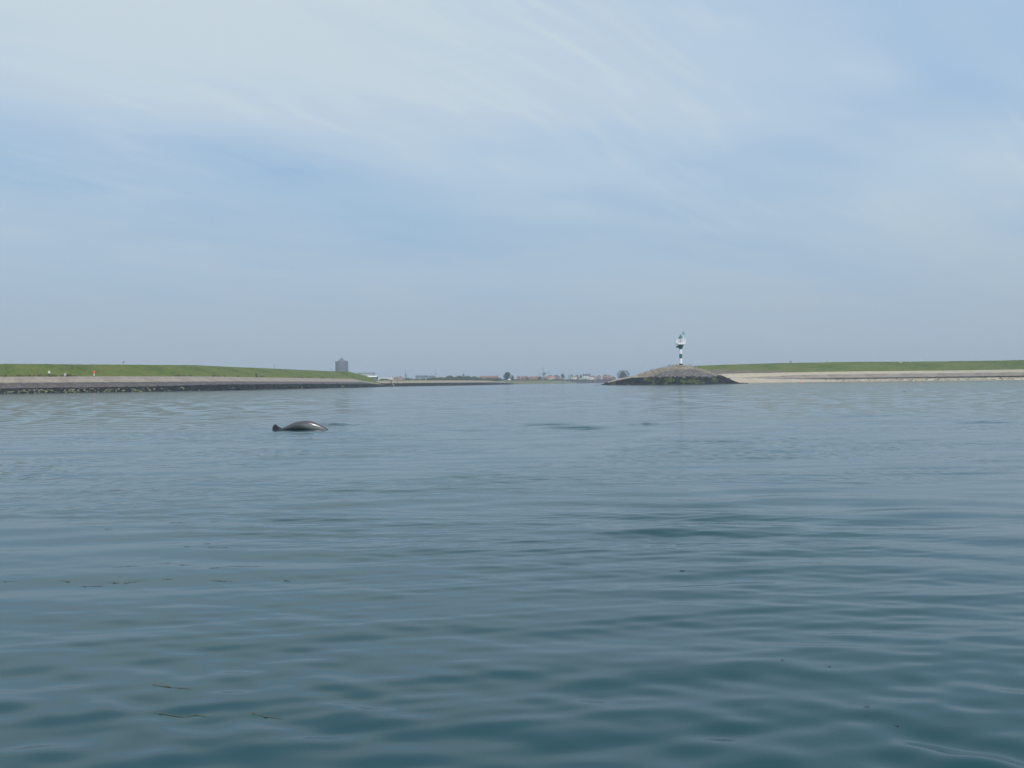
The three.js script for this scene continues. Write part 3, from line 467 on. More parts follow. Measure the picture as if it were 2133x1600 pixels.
struct('harbour_edge', [box(X(1223, 1410) - X(1170, 1410), 5.6, 6, (X(1223, 1410) + X(1170, 1410)) / 2, 1.4, -1413), box(X(1223, 1410) - X(1170, 1410), 0.3, 6.3, (X(1223, 1410) + X(1170, 1410)) / 2, 4.36, -1413)], plain(0.1, 0.1, 0.115), 'dark harbour edge below the white houses');
{ // great unfinished church tower
  const d = 1700, q = d / FOC, px = 710.4, b = 3, o = thing('church_tower', 'huge square stone church tower with a pyramid roof behind the left dike', 'church tower', [X(px, d), b, -d - 9], 25 * Math.PI / 180), e = H(px, 753.2, d) - b, a = 7.8;
  const st = plain(0.14, 0.15, 0.19), st2 = plain(0.1, 0.108, 0.145);
  part('wall', box(2 * a, e - 1, 2 * a, 0, (e - 1) / 2, 0), st, o);
  for (const i of [-1, 1]) for (const j of [-1, 1]) part('buttress', [cyl(3.4, 2.7, e * 0.55, i * a, 0, j * a, 8), cyl(2.6, 2.35, e * 0.45 - 0.4, i * a, e * 0.55, j * a, 8), cyl(2.75, 2.75, 1.3, i * a, e - 0.4, j * a, 8)], st2, o);
  for (let k = 0; k < 4; k++) for (const s of [-1, 1]) { const f = (g) => g.rotateY(k * Math.PI / 2), w = part('niche', f(mergeGeometries([box(0.7, e * 0.8, 0.9, s * 3 - 1.9, e * 0.5, a + 0.3), box(0.7, e * 0.8, 0.9, s * 3 + 1.9, e * 0.5, a + 0.3), box(4.5, 1, 0.9, s * 3, e * 0.9 + 0.5, a + 0.3)].map((g2) => g2))), st, o); part('louvre', f(box(2.6, 9, 0.3, s * 3, e * 0.72, a + 0.1)), st2, w); }
  part('parapet', [box(2 * a + 1, 1.2, 1, 0, e - 0.4, a), box(2 * a + 1, 1.2, 1, 0, e - 0.4, -a), box(1, 1.2, 2 * a - 1, a, e - 0.4, 0), box(1, 1.2, 2 * a - 1, -a, e - 0.4, 0)], st2, o);
  const rf = part('roof', new THREE.CylinderGeometry(0.8, 8.9, H(px, 745.4, d) - b - e, 8, 1).rotateY(Math.PI / 8).translate(0, (H(px, 745.4, d) - b + e) / 2, 0), plain(0.11, 0.13, 0.17), o);
  part('finial', cyl(0.5, 0.15, 2.2, 0, H(px, 745.4, d) - b, 0, 6), M.slate, rf);
}
{ // slim spire church
  const d = 1850, px = 845.4, b = 3.8, o = thing('church', 'small distant church with a thin pointed grey spire', 'church', [X(px, d), b, -d]), h = (py) => H(px, py, d) - b;
  part('tower', box(3.8, h(783.6), 3.8, 0, h(783.6) / 2, 0), M.oldStone, o);
  part('spire', [new THREE.ConeGeometry(2.3, h(777.5) - h(783.6), 8).translate(0, (h(777.5) + h(783.6)) / 2, 0), cyl(0.75, 0.25, h(770.6) - h(779.5), 0, h(779.5), 0, 8)], M.slate, o);
  part('nave', [box(11, 5, 7, -5.5, 2.5, 0), new THREE.CylinderGeometry(0.1, 4.1, 11, 4, 1).rotateY(Math.PI / 4).scale(1.9, 0.36, 1.2).translate(-5.5, 7, 0)], M.oldStone, o);
}
{ // banded chimney
  const d = 1750, px = 907.4, b = 3.8, o = thing('factory_chimney', 'tall slim chimney banded in red and white above the trees', 'chimney', [X(px, d), b, -d]), h = (py) => H(px, py, d) - b, y = [0, h(784), h(780.5), h(777), h(773), h(769)];
  for (let i = 0; i < 5; i++) part('chimney_band', cyl(1.0 - i * 0.1, 0.9 - i * 0.1, y[i + 1] - y[i], 0, y[i], 0, 14), i % 2 ? plain(0.6, 0.56, 0.55) : plain(0.32, 0.16, 0.14), o);
}
{ // turret among the trees
  const d = 1600, px = 965.4, b = 3.8, o = thing('town_turret', 'dark little turret with pointed roof rising from the tree belt', 'turret', [X(px, d), b, -d], 0.5), h = (py) => H(px, py, d) - b;
  part('tower', box(2.9, h(781), 2.9, 0, h(781) / 2, 0), M.oldStone, o); part('roof', [new THREE.ConeGeometry(2.3, h(778) - h(781), 4).translate(0, (h(778) + h(781)) / 2, 0), cyl(0.3, 0.1, h(776) - h(778.6), 0, h(778.6), 0, 6)], M.slate, o);
}
{ // windmill
  const d = 1550, px = 1134.2, b = 3.8, o = thing('windmill', 'stone tower windmill with dark cap and crossed sails among red roofs', 'windmill', [X(px, d), b, -d], -0.25), h = (py) => H(px, py, d) - b;
  part('tower', cyl(3.9, 2.5, h(779.4), 0, 0, 0, 20), plain(0.5, 0.47, 0.42), o);
  part('cap', [new THREE.SphereGeometry(2.8, 18, 10, 0, 6.2832, 0, 1.571).scale(1, 0.95, 1.15).translate(0, h(779.4), 0), box(0.5, 0.5, 4, 0, h(779.4) + 0.9, 2.6)], M.slate, o);
  part('gallery', cyl(4.4, 4.4, 0.3, 0, h(787), 0, 20), M.bark, o);
  for (const k of [0, 1, 2, 3]) { const a = 0.28 + k * Math.PI / 2, f = (g) => g.rotateZ(a).translate(0, h(779.4) + 0.9, 4.4), s = part('sail', f(mergeGeometries([box(0.28, 10.4, 0.28, 0, 5.2, 0), box(0.1, 8, 0.1, 1.7, 6.2, 0), ...Array.from({ length: 11 }, (_, i) => box(1.7, 0.1, 0.1, 0.85, 2.3 + i * 0.8, 0))])), plain(0.14, 0.13, 0.13), o); }
}
// ------------------------------------------------------------------ trees
function crown(w, h, seed, n = 900, size = 0.9) {             // leaf clumps on the shells of a cluster of lobes; foot at 0
  const r = rngOf(seed), P = [], lobes = []; for (let i = 0; i < 13; i++) { const a = r() * 6.28, e = r() * 0.9, y = 0.22 + 0.62 * r(), k = Math.sqrt(Math.max(0.05, 1 - ((y - 0.45) / 0.58) ** 2)); lobes.push([Math.cos(a) * e * w * 0.32 * k, y * h, Math.sin(a) * e * w * 0.32 * k, w * (0.13 + 0.1 * r()), h * (0.12 + 0.07 * r())]); }
  for (let i = 0; i < 5; i++) lobes.push([0, 0.47 * h, 0, w * 0.45, h * 0.47]);
  for (let i = 0; i < n; i++) {
    const L = lobes[i % lobes.length], u = r() * 2 - 1, a = r() * 6.28, c = Math.sqrt(1 - u * u), k = 0.78 + 0.26 * r(), p = new THREE.Vector3(L[0] + c * Math.cos(a) * L[3] * k, L[1] + u * L[4] * k, L[2] + c * Math.sin(a) * L[3] * k); if (p.y < 0.2) continue;
    const t = new THREE.Vector3(r() - 0.5, r() - 0.5, r() - 0.5).normalize(), b = new THREE.Vector3(r() - 0.5, r() - 0.5, r() - 0.5).cross(t).normalize(), s = size * (0.5 + r());
    t.multiplyScalar(s); b.multiplyScalar(s * 0.7);
    const q = [[-1, 0], [0, -1], [1, 0], [0, 1]].map(([i2, j]) => p.clone().addScaledVector(t, i2 * 0.7).addScaledVector(b, j * 0.7));
    for (const m of [0, 1, 2, 0, 2, 3]) P.push(q[m].x, q[m].y, q[m].z);
  }
  const g = new THREE.BufferGeometry(); g.setAttribute('position', new THREE.Float32BufferAttribute(P, 3)); g.computeVertexNormals(); return g;
}
function tree(label, px0, px1, topY, d, mat, seed, { bush = false, base = 3.8, n = 900 } = {}) {
  const px = (px0 + px1) / 2, w = (px1 - px0) * d / FOC, h = H(px, topY, d) - base, o = thing(bush ? 'bush' : 'tree', label, bush ? 'bush' : 'tree', [X(px, d), base, -d], seed), f = bush ? 0 : Math.min(0.6, h * 0.05);
  part('crown', crown(w * 1.08, (h - f) / 0.98, seed, n, Math.min(0.9, 0.05 * w + 0.25)).translate(0, f, 0), mat, o);
  part('trunk', [bar([0, -0.5, 0], [0.1, h * 0.55, 0], 0.035 * w, 9, 0.018 * w), bar([0, h * 0.3, 0], [w * 0.2, h * 0.62, w * 0.06], 0.018 * w, 7, 0.008 * w), bar([0, h * 0.28, 0], [-w * 0.21, h * 0.6, -w * 0.05], 0.018 * w, 7, 0.008 * w)], M.bark, o);
  return o;
}
tree('big dark green tree standing alone left of the windmill', 1048.5, 1065.5, 774.2, 1350, M.leafDark, 11, { n: 1500 });
tree('smaller dark tree touching the right side of the big dark tree', 1064.5, 1071, 781, 1345, M.leafDark, 12);
tree('big rounded blue-green tree directly left of the mole head', 1284.5, 1312.5, 770, 1480, plain(0.03, 0.058, 0.035, 0.95), 13, { n: 2200 });
tree('pointed green tree at the right end of the red-roofed houses', 1167.5, 1176.5, 777.6, 1500, M.leafDark, 14);
tree('dark tree behind the roof of the long white house', 1141, 1153, 781.6, 1530, M.leafDark, 15);
tree('low dark tree between the white house and the pointed tree', 1152, 1166, 780.8, 1540, M.leafDark, 16);
tree('olive green tree behind the thatched white house', 1197, 1206, 780.4, 1520, M.leafOlive, 17);
tree('dark round tree behind the left end of the thatched white house', 1188, 1195, 780, 1530, M.leafDark, 18);
tree('slim dark green tree above the small pale yellow house', 1206.5, 1213, 780, 1500, M.leafDark, 19);
tree('brownish tree above the middle of the dark quay', 1243, 1252, 781.2, 1540, plain(0.085, 0.08, 0.05, 0.95), 20);
tree('dull green tree behind the dark-roofed long quay house', 1255, 1266, 780.2, 1545, plain(0.06, 0.065, 0.045, 0.95), 21);
tree('second dull green tree near the red gabled house on the quay', 1263, 1273, 780.8, 1546, plain(0.06, 0.062, 0.045, 0.95), 22);
tree('dark bush between two red houses left of the windmill', 1096, 1102, 784.6, 1470, M.leafDark, 23, { bush: true });
tree('large dark bush directly left of the windmill', 1119, 1131, 784.4, 1470, M.leafDark, 24, { bush: true });
tree('green bush on the verge near the pale boathouse', 1194, 1205, 791, 1425, M.leafDark, 25, { bush: true, base: 2.5 });
tree('grey-green tree left of the red-roofed brown house', 1013, 1024, 783.4, 1500, M.leafOlive, 26);
tree('olive bush in front of the red-roofed brown house', 1030, 1047, 786.4, 1430, M.leafOlive, 27, { bush: true });
tree('dark hedge in front of the small brown-roofed house', 788, 815, 789, 1200, M.leafDark, 28, { bush: true });
tree('low green bush in front of the thin church spire', 838, 866, 786.8, 1230, M.leafOlive, 29, { bush: true });
tree('rounded tree bump at the left part of the green tree belt', 928, 946, 782, 1420, M.leaf, 30);
tree('tree directly left of the dark little turret', 947, 964, 782.4, 1430, M.leaf, 31);
tree('tree directly right of the dark little turret', 966, 982, 782, 1430, M.leaf, 32);
tree('last tall tree at the right end of the tree belt', 981, 996, 783.4, 1420, M.leaf, 33);
{ // the belt itself reads as one mass
  const r = rngOf(44), P = [];
  for (let i = 0; i < 95; i++) { const px = mix(866, 1046, i / 95) + r() * 3, d = 1180 + 160 * r(), top = table(px, [[866, 788.5], [890, 787], [910, 785], [930, 783.8], [990, 784.2], [1005, 787.5], [1046, 788.6]]) + r() * 1.8; const h = H(px, top, d) - 3.6; P.push(crown(7 + 5 * r(), Math.max(1.5, h), 300 + i, 170, 0.85).translate(X(px, d), 3.6, -d)); }
  const m = part('tree_belt', P, M.leafOlive); m.userData.kind = 'stuff'; tag(m, 'long belt of green trees and scrub behind the far canal bank', 'trees');
}

{ // gardens between the houses
  const r = rngOf(45), P = [];
  for (let i = 0; i < 90; i++) { const px = mix(1066, 1282, i / 90) + r() * 3, d = px < 1225 ? 1445 : 1522, top = mix(791, 788.4, r() * r()); P.push(crown(6 + 6 * r(), Math.max(1.5, H(px, top, d) - 3.6), 600 + i, 120, 0.85).translate(X(px, d), 3.6, -d)); }
  const m = part('garden_greenery', P, plain(0.055, 0.072, 0.035, 0.95)); m.userData.kind = 'stuff'; tag(m, 'dull green gardens and hedges between the houses of the town', 'hedges');
}

// ------------------------------------------------------------------ posts, boats, marks
function mast(name, label, cat, px, py0, py1, d, r, mat, group, extra) { const y0 = H(px, py1, d), o = thing(name, label, cat, [X(px, d), y0, -d], 0, group); part('pole', cyl(r, r * 0.7, H(px, py0, d) - y0, 0, 0, 0, 8), mat, o); if (extra) extra(o, H(px, py0, d) - y0); return o; }
const lampHead = (o, h) => part('lamp_head', box(0.7, 0.16, 0.24, 0.25, h - 0.05, 0), M.white, o);
mast('light_pole', 'leftmost pale pole on the far canal bank', 'pole', 855.4, 788, 797, 640, 0.16, plain(0.6, 0.6, 0.58), 'pale poles on the far canal bank', lampHead);
mast('light_pole', 'middle pale pole of three on the far canal bank', 'pole', 873.6, 788.2, 798, 640, 0.16, plain(0.6, 0.6, 0.58), 'pale poles on the far canal bank', lampHead);
mast('light_pole', 'rightmost pale pole on the far canal bank', 'pole', 887.2, 787.5, 802, 640, 0.16, plain(0.6, 0.6, 0.58), 'pale poles on the far canal bank', lampHead);
mast('mooring_post', 'dark mooring post at the tip of the left bank', 'post', 814.8, 796.2, 803, 560, 0.2, M.bark, null, (o, h) => part('cap', cyl(0.28, 0.22, 0.3, 0, h - 0.02, 0, 10), M.black, o));
mast('mooring_post', 'dark mooring post just right of the pale slipway', 'post', 827.8, 795.4, 803, 585, 0.2, M.bark, null, (o, h) => part('cap', cyl(0.28, 0.22, 0.3, 0, h - 0.02, 0, 10), M.black, o));
mast('quay_post', 'pale post at the left end of the dark quay front', 'post', 1229.7, 790.6, 797, 1490, 0.35, plain(0.6, 0.62, 0.64)); mast('quay_post', 'pale post in the middle of the dark quay front', 'post', 1239.8, 790.8, 797, 1490, 0.35, plain(0.6, 0.62, 0.64));
{
  const a = [X(813.5, 575), H(813.5, 791.6, 575), -575], b = [X(821.5, 575), 0.05, -574], o = thing('slipway', 'pale concrete slipway slanting into the water at the left bank tip', 'slipway');
  part('ramp', bar(a, b, 0.35, 4, 0.5), M.paving, o); part('landing', box(1.6, 0.6, 3, a[0] + 0.2, a[1], a[2] - 0.5), M.paving, o);
}
for (const [px, t, d, label] of [[1178.4, 781.5, 1450, 'leftmost sailing boat mast moored left of the thatched house'], [1181.6, 783, 1455, 'middle sailing boat moored left of the thatched house'], [1185.2, 782.4, 1450, 'rightmost sailing boat moored left of the thatched house']]) {
  const o = thing('sailing_boat', label, 'sailing boat', [X(px, d), 0, -d], 0.9), h = H(px, t, d), s = new THREE.Shape(); s.moveTo(-4, 0); s.quadraticCurveTo(-1, 1.7, 3, 1.4); s.lineTo(4, 0.9); s.lineTo(4, -0.9); s.lineTo(3, -1.4); s.quadraticCurveTo(-1, -1.7, -4, 0);
  part('hull', new THREE.ExtrudeGeometry(s, { depth: 1.2, bevelEnabled: true, bevelSize: 0.12, bevelThickness: 0.15, bevelSegments: 2 }).rotateX(-Math.PI / 2).translate(0, -0.1, 0), M.blueGrey, o);
  part('cabin', box(3, 0.7, 1.6, -0.3, 1.55, 0), M.white, o); part('mast', cyl(0.14, 0.1, h - 1.2, -0.8, 1.2, 0, 8), M.steel, o); part('boom', bar([-0.8, 2.4, 0], [3, 2.5, 0], 0.12), M.blueGrey, o);
}
const leftAt = (px, off) => { const e = (s) => Math.abs((s.x + s.nx * off) / -(s.z + s.nz * off) * FOC + 1066.5 - px), s = left.reduce((a, b) => e(a) < e(b) ? a : b); return [s.x + s.nx * off, s.z + s.nz * off, s]; };
const rightCrest = (px) => { let best = null; for (const s of right) { const x = s.x + s.nx * 48, z = s.z + s.nz * 48, p = x / -z * FOC + 1066.5; if (!best || Math.abs(p - px) < Math.abs(best[3] - px)) best = [x, z, s, p]; } return best; };
{
  for (const [px, w, top, label] of [[258.5, 0.5, 753.2, 'stout grey post on the crest of the left dike'], [572.8, 0.35, 759.6, 'small grey post on the dike crest nearer the stone tower'], [690, 0.3, 768, 'tiny post on the dike crest beside the stone tower']]) {
    const [x, z, s2] = left.map((s) => [s.x + s.nx * 35, s.z + s.nz * 35, s]).reduce((a, b) => Math.abs(a[0] / -a[1] * FOC + 1066.5 - px) < Math.abs(b[0] / -b[1] * FOC + 1066.5 - px) ? a : b), y = crestAt(s2) - 0.1, h = H(px, top, -z) - y, o = thing('marker_post', label, 'post', [x, y, z]); part('post', cyl(w * 0.6, w * 0.5, Math.max(0.6, h - 0.25), 0, 0, 0, 10), M.greyWall, o); part('cap', cyl(w * 0.75, w * 0.35, 0.25, 0, Math.max(0.6, h - 0.25), 0, 10), M.slate, o);
  }
  const [a, b, t] = rightCrest(1646.5), hut = thing('dike_hut', 'small grey hut with pointed roof on the right dike crest', 'hut', [a, rE(t) - 0.1, b]); part('wall', box(1.1, 0.9, 1.1, 0, 0.45, 0), M.greyWall, hut); part('roof', new THREE.ConeGeometry(0.95, 0.7, 4).rotateY(0.785).translate(0, 1.25, 0), M.slate, hut);
  const [c, e, u] = rightCrest(1724), sg = thing('signpost', 'small red sign on a thin pole on the right dike crest', 'sign', [c, rE(u) - 0.1, e]); part('pole', cyl(0.06, 0.06, 1.0, 0, 0, 0, 8), M.greyWall, sg); part('panel', box(0.6, 0.5, 0.06, 0, 0.9, 0.08), plain(0.6, 0.12, 0.1), sg);
}
// sheep on the right dike
{
  const body = figure([[[-0.42, 0.72, 0], [0.38, 0.74, 0], 0.27, 0.29], [[0.45, 0.82, 0], [0.66, 0.98, 0], 0.14, 0.1], [[0.66, 0.98, 0], [0.84, 0.9, 0], 0.095, 0.06], [[0.64, 1.02, 0.06], [0.58, 1.0, 0.17], 0.035, 0.02], [[0.64, 1.02, -0.06], [0.58, 1.0, -0.17], 0.035, 0.02],
    ...[[0.34, 0.1], [0.34, -0.1], [-0.36, 0.1], [-0.36, -0.1]].flatMap(([x, z]) => [[[x, 0.55, z * 1.2], [x + (x < 0 ? -0.05 : 0.03), 0.3, z * 1.3], 0.1, 0.05], [[x + (x < 0 ? -0.05 : 0.03), 0.3, z * 1.3], [x, 0.03, z * 1.3], 0.048, 0.045]])], 0.035, 0.06);
  let first = null;
  for (const [px, down, turn, label] of [[1851, 0.4, 0.3, 'leftmost white sheep, on the crest of the right dike'], [1879, 5.5, 2.7, 'pale sheep lower on the grass of the right dike, farther left'], [1898, 3.6, 0.6, 'pale sheep on the slope just below the right dike crest'], [1920, 0.3, 0.2, 'brightest white sheep, rightmost on the dike crest']]) {
    const [x, z, s] = rightCrest(px), o = first ? first.clone() : thing('sheep', '', 'sheep', [0, 0, 0], 0, 'sheep grazing on the right dike');
    if (first) { o.name = numbered('sheep'); scene.add(o); } else { part('body', body, plain(0.7, 0.68, 0.62), o); first = o; }
    o.position.set(x - s.nx * down, rE(s) + 0.02 - Math.max(0, down - 1) * 0.27, z - s.nz * down); o.rotation.y = turn; tag(o, label);
  }
}
// people on the left bank
function person(name, label, px, off, { turn = 0, sit = false, akimbo = 0, scale = 1, top, legs, hair, topMat = plain(...top), legMat = plain(...legs) }) {
  const [x, z, s] = leftAt(px, off), y = table(off, [[8.9, 2.93], [14.5, 4.5], [17.4, 4.7], [19, 4.85], [33, 8.9]]) + 0.06, o = thing('person', label, 'person', [x, y, z], turn, 'people on the left bank'); o.scale.setScalar(scale);
  const dy = sit ? -0.62 : 0, hip = 0.92 + dy, v = (a, b, c) => [a, b, c];
  const leg = (k) => sit ? [[v(0.1 * k, hip, 0), v(0.13 * k, hip + 0.22, 0.4), 0.085, 0.06], [v(0.13 * k, hip + 0.22, 0.4), v(0.13 * k, 0.07, 0.62), 0.058, 0.042], [v(0.13 * k, 0.06, 0.6), v(0.14 * k, 0.04, 0.8), 0.042, 0.034]] : [[v(0.09 * k, hip, 0), v(0.1 * k, 0.5, 0.03 * k), 0.085, 0.06], [v(0.1 * k, 0.5, 0.03 * k), v(0.1 * k, 0.08, -0.02), 0.058, 0.042], [v(0.1 * k, 0.05, -0.02), v(0.12 * k, 0.04, 0.16), 0.042, 0.034]];
  const arm = (k) => sit ? [[v(0.19 * k, 1.42 + dy, 0), v(0.24 * k, 1.16 + dy, 0.12), 0.055, 0.042], [v(0.24 * k, 1.16 + dy, 0.12), v(0.17 * k, 1.2 + dy, 0.36), 0.04, 0.03]] : [[v(0.19 * k, 1.42, 0), v((0.26 + akimbo) * k, 1.15, 0.0), 0.055, 0.042], [v((0.26 + akimbo) * k, 1.15, 0), v(0.24 * k, 0.95, 0.12), 0.04, 0.03]];
  const hand = (k) => { const w = sit ? v(0.17 * k, 1.2 + dy, 0.36) : v(0.24 * k, 0.95, 0.12); return [[w, v(w[0], w[1] - 0.06, w[2] + 0.03), 0.03, 0.032], ...[-1.5, -0.5, 0.5, 1.5].map((f) => [v(w[0], w[1] - 0.06, w[2] + 0.03), v(w[0] - 0.01 * k, w[1] - 0.14 + 0.008 * Math.abs(f), w[2] + 0.04 + 0.018 * f), 0.011, 0.008]), [v(w[0], w[1] - 0.03, w[2] + 0.03), v(w[0] - 0.03 * k, w[1] - 0.08, w[2] + 0.08), 0.012, 0.009]]; };
  const torso = [[v(0, hip, 0), v(0, 1.15 + dy, 0), 0.14, 0.125], [v(0, 1.15 + dy, 0), v(0, 1.38 + dy, -0.01), 0.125, 0.13], [v(-0.17, 1.42 + dy, 0), v(0.17, 1.42 + dy, 0), 0.065, 0.065]], fat = (p, e) => p.map(([a, b, r, q]) => [a, b, r + e, q + e]);
  part('body', figure([...torso, ...[-1, 1].flatMap((k) => [...leg(k), ...arm(k), ...hand(k)]), [v(0, 1.42 + dy, 0), v(0, 1.56 + dy, 0.01), 0.055, 0.05], [v(0, 1.6 + dy, 0.03), v(0, 1.68 + dy, 0), 0.075, 0.092], [v(0, 1.63 + dy, 0.1), v(0, 1.615 + dy, 0.122), 0.016, 0.014], [v(-0.085, 1.64 + dy, 0), v(-0.09, 1.66 + dy, 0), 0.02, 0.018], [v(0.085, 1.64 + dy, 0), v(0.09, 1.66 + dy, 0), 0.02, 0.018]], 0.022, 0.02), plain(0.45, 0.27, 0.19, 0.6), o);
  part('jacket', figure(fat([...torso, ...arm(-1), ...arm(1)], 0.022), 0.026, 0.03), topMat, o);
  part('trousers', figure(fat([[v(0, hip - 0.01, 0), v(0, hip + 0.06, 0), 0.135, 0.13], ...[-1, 1].flatMap((k) => leg(k).slice(0, 2))], 0.026), 0.026, 0.03), legMat, o);
  part('hair', figure([[v(0, 1.71 + dy, -0.01), v(0, 1.66 + dy, -0.04), 0.094, 0.085]], 0.022), plain(...hair), o);
  part('shoe', [-1, 1].map((k) => figure(fat([leg(k)[2]], 0.014), 0.022)), M.black, o);
  const face = [-1, 1].map((k) => new THREE.SphereGeometry(0.011, 8, 6).translate(0.033 * k, 1.645 + dy, 0.098)); part('eye', face, M.black, o); part('mouth', box(0.045, 0.008, 0.01, 0, 1.578 + dy, 0.104), plain(0.35, 0.12, 0.1), o);
  return o;
}
person('person', 'person in a white top and dark trousers, leftmost on the bank', 102, 16.2, { turn: 0.6, top: [0.75, 0.75, 0.72], legs: [0.06, 0.07, 0.1], hair: [0.6, 0.58, 0.5], scale: 1.02 });
person('person', 'person in pale grey sitting second from the left on the bank', 134.5, 15.6, { turn: 0.3, sit: true, top: [0.4, 0.46, 0.46], legs: [0.45, 0.42, 0.4], hair: [0.08, 0.07, 0.06], scale: 1.1 });
person('person', 'person in a bright orange-red jacket and white trousers', 195, 16.6, { turn: -0.3, akimbo: 0.18, top: [0.9, 0.11, 0.05], legs: [0.75, 0.73, 0.68], hair: [0.5, 0.12, 0.08], scale: 1.06 });
person('person', 'person dressed in black standing near the right end of the bank', 534, 17.2, { turn: 0.8, top: [0.02, 0.025, 0.028], legs: [0.03, 0.035, 0.035], hair: [0.03, 0.03, 0.03], scale: 1.0 });
person('person', 'grey-clad person with white hair sitting beside the one in black', 547.5, 16.4, { turn: -0.2, sit: true, top: [0.16, 0.16, 0.17], legs: [0.1, 0.09, 0.09], hair: [0.75, 0.75, 0.76], scale: 1.15 });
{ const [x, z] = leftAt(140, 15.3), o = thing('bag', 'dark bag beside the second person on the left bank', 'bag', [x, 4.66, z + 0.2]); part('pouch', figure([[[-0.12, 0.2, 0], [0.12, 0.2, 0], 0.2, 0.2], [[-0.1, 0.36, 0], [0.1, 0.36, 0], 0.14, 0.14]], 0.04, 0.05), M.black, o); part('strap', new THREE.TorusGeometry(0.16, 0.025, 6, 16, Math.PI).translate(0, 0.46, 0), M.black, o); }
// birds and buoys
{
  const [x, z] = onWater(1465, 803.4), o = thing('gull', 'white gull resting at the waterline of the mole head', 'gull', [X(1465, 369), 0.12, -369], 0.4);
  part('body', figure([[[-0.2, 0.14, 0], [0.1, 0.17, 0], 0.09, 0.13], [[0.14, 0.22, 0], [0.2, 0.36, 0], 0.08, 0.075], [[0.26, 0.36, 0], [0.34, 0.34, 0], 0.025, 0.012], [[-0.2, 0.15, 0], [-0.42, 0.18, 0], 0.06, 0.02]], 0.025, 0.05).scale(1.5, 1.5, 1.5), plain(0.8, 0.8, 0.79), o);
  for (const [px, d, col, label] of [[1667, 420, [0.75, 0.2, 0.24], 'pink buoy floating off the sandy beach'], [1914, 460, [0.85, 0.27, 0.07], 'orange buoy floating off the right shore']]) {
    const q = thing('buoy', label, 'buoy', [X(px, d), 0.02, -d]); part('float', new THREE.SphereGeometry(0.48, 20, 14).scale(1.1, 0.85, 1).translate(0, 0.12, 0), plain(...col, 0.5), q); part('ring', new THREE.TorusGeometry(0.14, 0.04, 8, 16).translate(0, 0.66, 0), M.steel, q); part('neck', cyl(0.14, 0.1, 0.2, 0, 0.42, 0, 12), plain(...col, 0.5), q);
  }
}
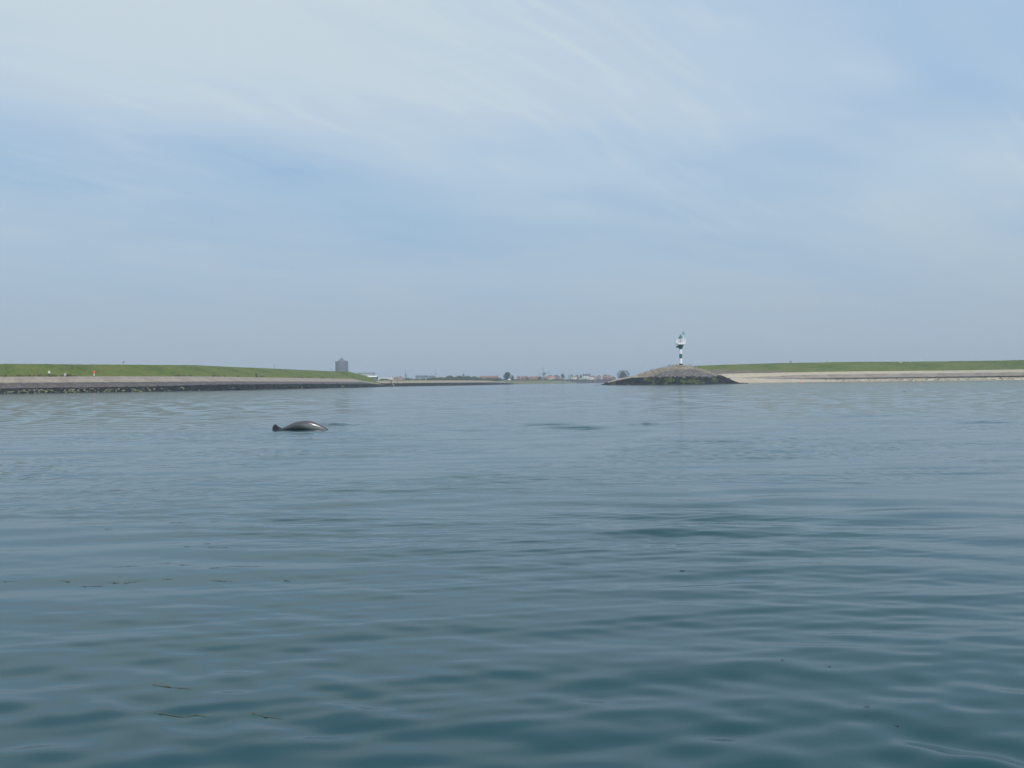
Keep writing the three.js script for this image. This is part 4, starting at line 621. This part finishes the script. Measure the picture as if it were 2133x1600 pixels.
// drifting weed
{
  const r = rngOf(88), mat = plain(0.1, 0.08, 0.045, 0.8), dark = plain(0.05, 0.04, 0.045, 0.8);
  function strand(pts, w, label, m = mat, group) {
    const P = pts.map(([px, py]) => { const [x, z] = onWater(px, py); return new THREE.Vector3(x, level(x, z) + 0.003, z); }), o = thing('drifting_weed', label, 'seaweed', [P[0].x, 0, P[0].z], 0, group), c = new THREE.CatmullRomCurve3(P.map((p) => new THREE.Vector3(p.x - P[0].x, 0, p.z - P[0].z))), g = new THREE.TubeGeometry(c, 22, w, 6), p = g.attributes.position;
    for (let i = 0; i < p.count; i++) { const t = Math.floor(i / 7) / 22, k = (0.35 + 0.9 * noise(t * 9, P[0].x * 5, 7)) * Math.sin(Math.PI * (0.06 + 0.88 * t)), q = c.getPoint(t), x = q.x + (p.getX(i) - q.x) * k, z = q.z + (p.getZ(i) - q.z) * k * 1.6 + (noise(t * 7, P[0].z * 3, 8) - 0.5) * w * 2; p.setXYZ(i, x, level(x + P[0].x, z + P[0].z) + 0.002 + (p.getY(i) - q.y) * 0.4 * k, z); }
    g.computeVertexNormals(); part('stem', g, m, o);
    const n = Math.max(2, Math.round(P[0].distanceTo(P[P.length - 1]) * 6)), bl = []; for (let i = 0; i < n; i++) { const q = c.getPoint(r()), x = q.x + (r() - 0.5) * w * 2, z = q.z + (r() - 0.5) * w * 3; bl.push(new THREE.SphereGeometry(w * (0.8 + r()), 7, 5).scale(2.6, 0.4, 1).rotateY(r() * 0.8 - 0.4).translate(x, level(x + P[0].x, z + P[0].z) + 0.003, z)); }
    for (const q of bl) part('frond', q, m, o); return o;
  }
  const G = 'thin strands of brown weed drifting on the left half of the water', ord = ['first', 'second', 'third', 'fourth', 'fifth', 'sixth', 'seventh', 'eighth'];
  const rows = [['farthest drifting row', [[[30, 1028], [55, 1028.5]], [[88, 1025], [104, 1025]], [[168, 1022.5], [195, 1021.5]], [[205, 1021.5], [285, 1020.5]]]], ['scattered second-farthest row', [[[213, 1104], [230, 1103.6]], [[243, 1069], [258, 1068.6]], [[352, 1086], [380, 1086]], [[436, 1084], [456, 1083.6]]]],
    ['middle drifting row', [[[378, 1140], [392, 1140]], [[420, 1134], [436, 1134]], [[424, 1141], [474, 1142]]]], ['second-nearest drifting row', [[[228, 1183], [292, 1179.5]], [[322, 1174], [356, 1173]], [[366, 1177.5], [396, 1177.5]], [[424, 1185], [470, 1184]], [[455, 1180.5], [500, 1180.8], [548, 1181.8]]]],
    ['nearest drifting row', [[[0, 1212], [30, 1210.8]], [[120, 1209.5], [142, 1212]], [[160, 1219], [215, 1217.6]], [[222, 1212.5], [246, 1213]], [[250, 1214], [290, 1209.5]], [[330, 1206.6], [358, 1207]], [[424, 1208], [484, 1210.6]], [[586, 1207], [602, 1209.5]]]]];
  for (const [row, list] of rows) list.forEach((q, i) => strand(q, 0.0024, ord[i] + ' brown weed strand from the left in the ' + row, mat, G));
  strand([[308, 1427.5], [330, 1431], [352, 1435], [393, 1440]], 0.002, 'brown weed strand lying across a dark ripple, upper of two long ones at lower left');
  strand([[305, 1485], [340, 1487.5], [372, 1490.5], [400, 1489], [428, 1495]], 0.002, 'longest brown weed strand at lower left with a curved end');
  strand([[517, 1485.5], [540, 1491], [560, 1493.5], [581, 1496.5]], 0.0022, 'short curved brown weed strand right of the longest one');
  for (const [px, py, l] of [[1624, 1381, 'dark bit of weed, uppermost of the specks at lower right'], [1722, 1392, 'faint grey bit of weed right of the uppermost dark speck'], [1800, 1475, 'reddish dark bit of weed at lower right'], [1861, 1511, 'lowest dark bit of weed at lower right']]) strand([[px - 3.5, py], [px + 4, py + 0.6]], 0.0016, l, dark);
  strand([[1881.5, 815.4], [1886.5, 815.6]], 0.03, 'dark speck of weed far out, off the right shore', dark);
  strand([[1412, 1190], [1424, 1190.6]], 0.003, 'tiny dark bit of weed right of the middle of the water', dark);
}
scene.traverse((o) => { if (o.isMesh) { o.castShadow = true; o.receiveShadow = true; } });
renderer.render(scene, camera);
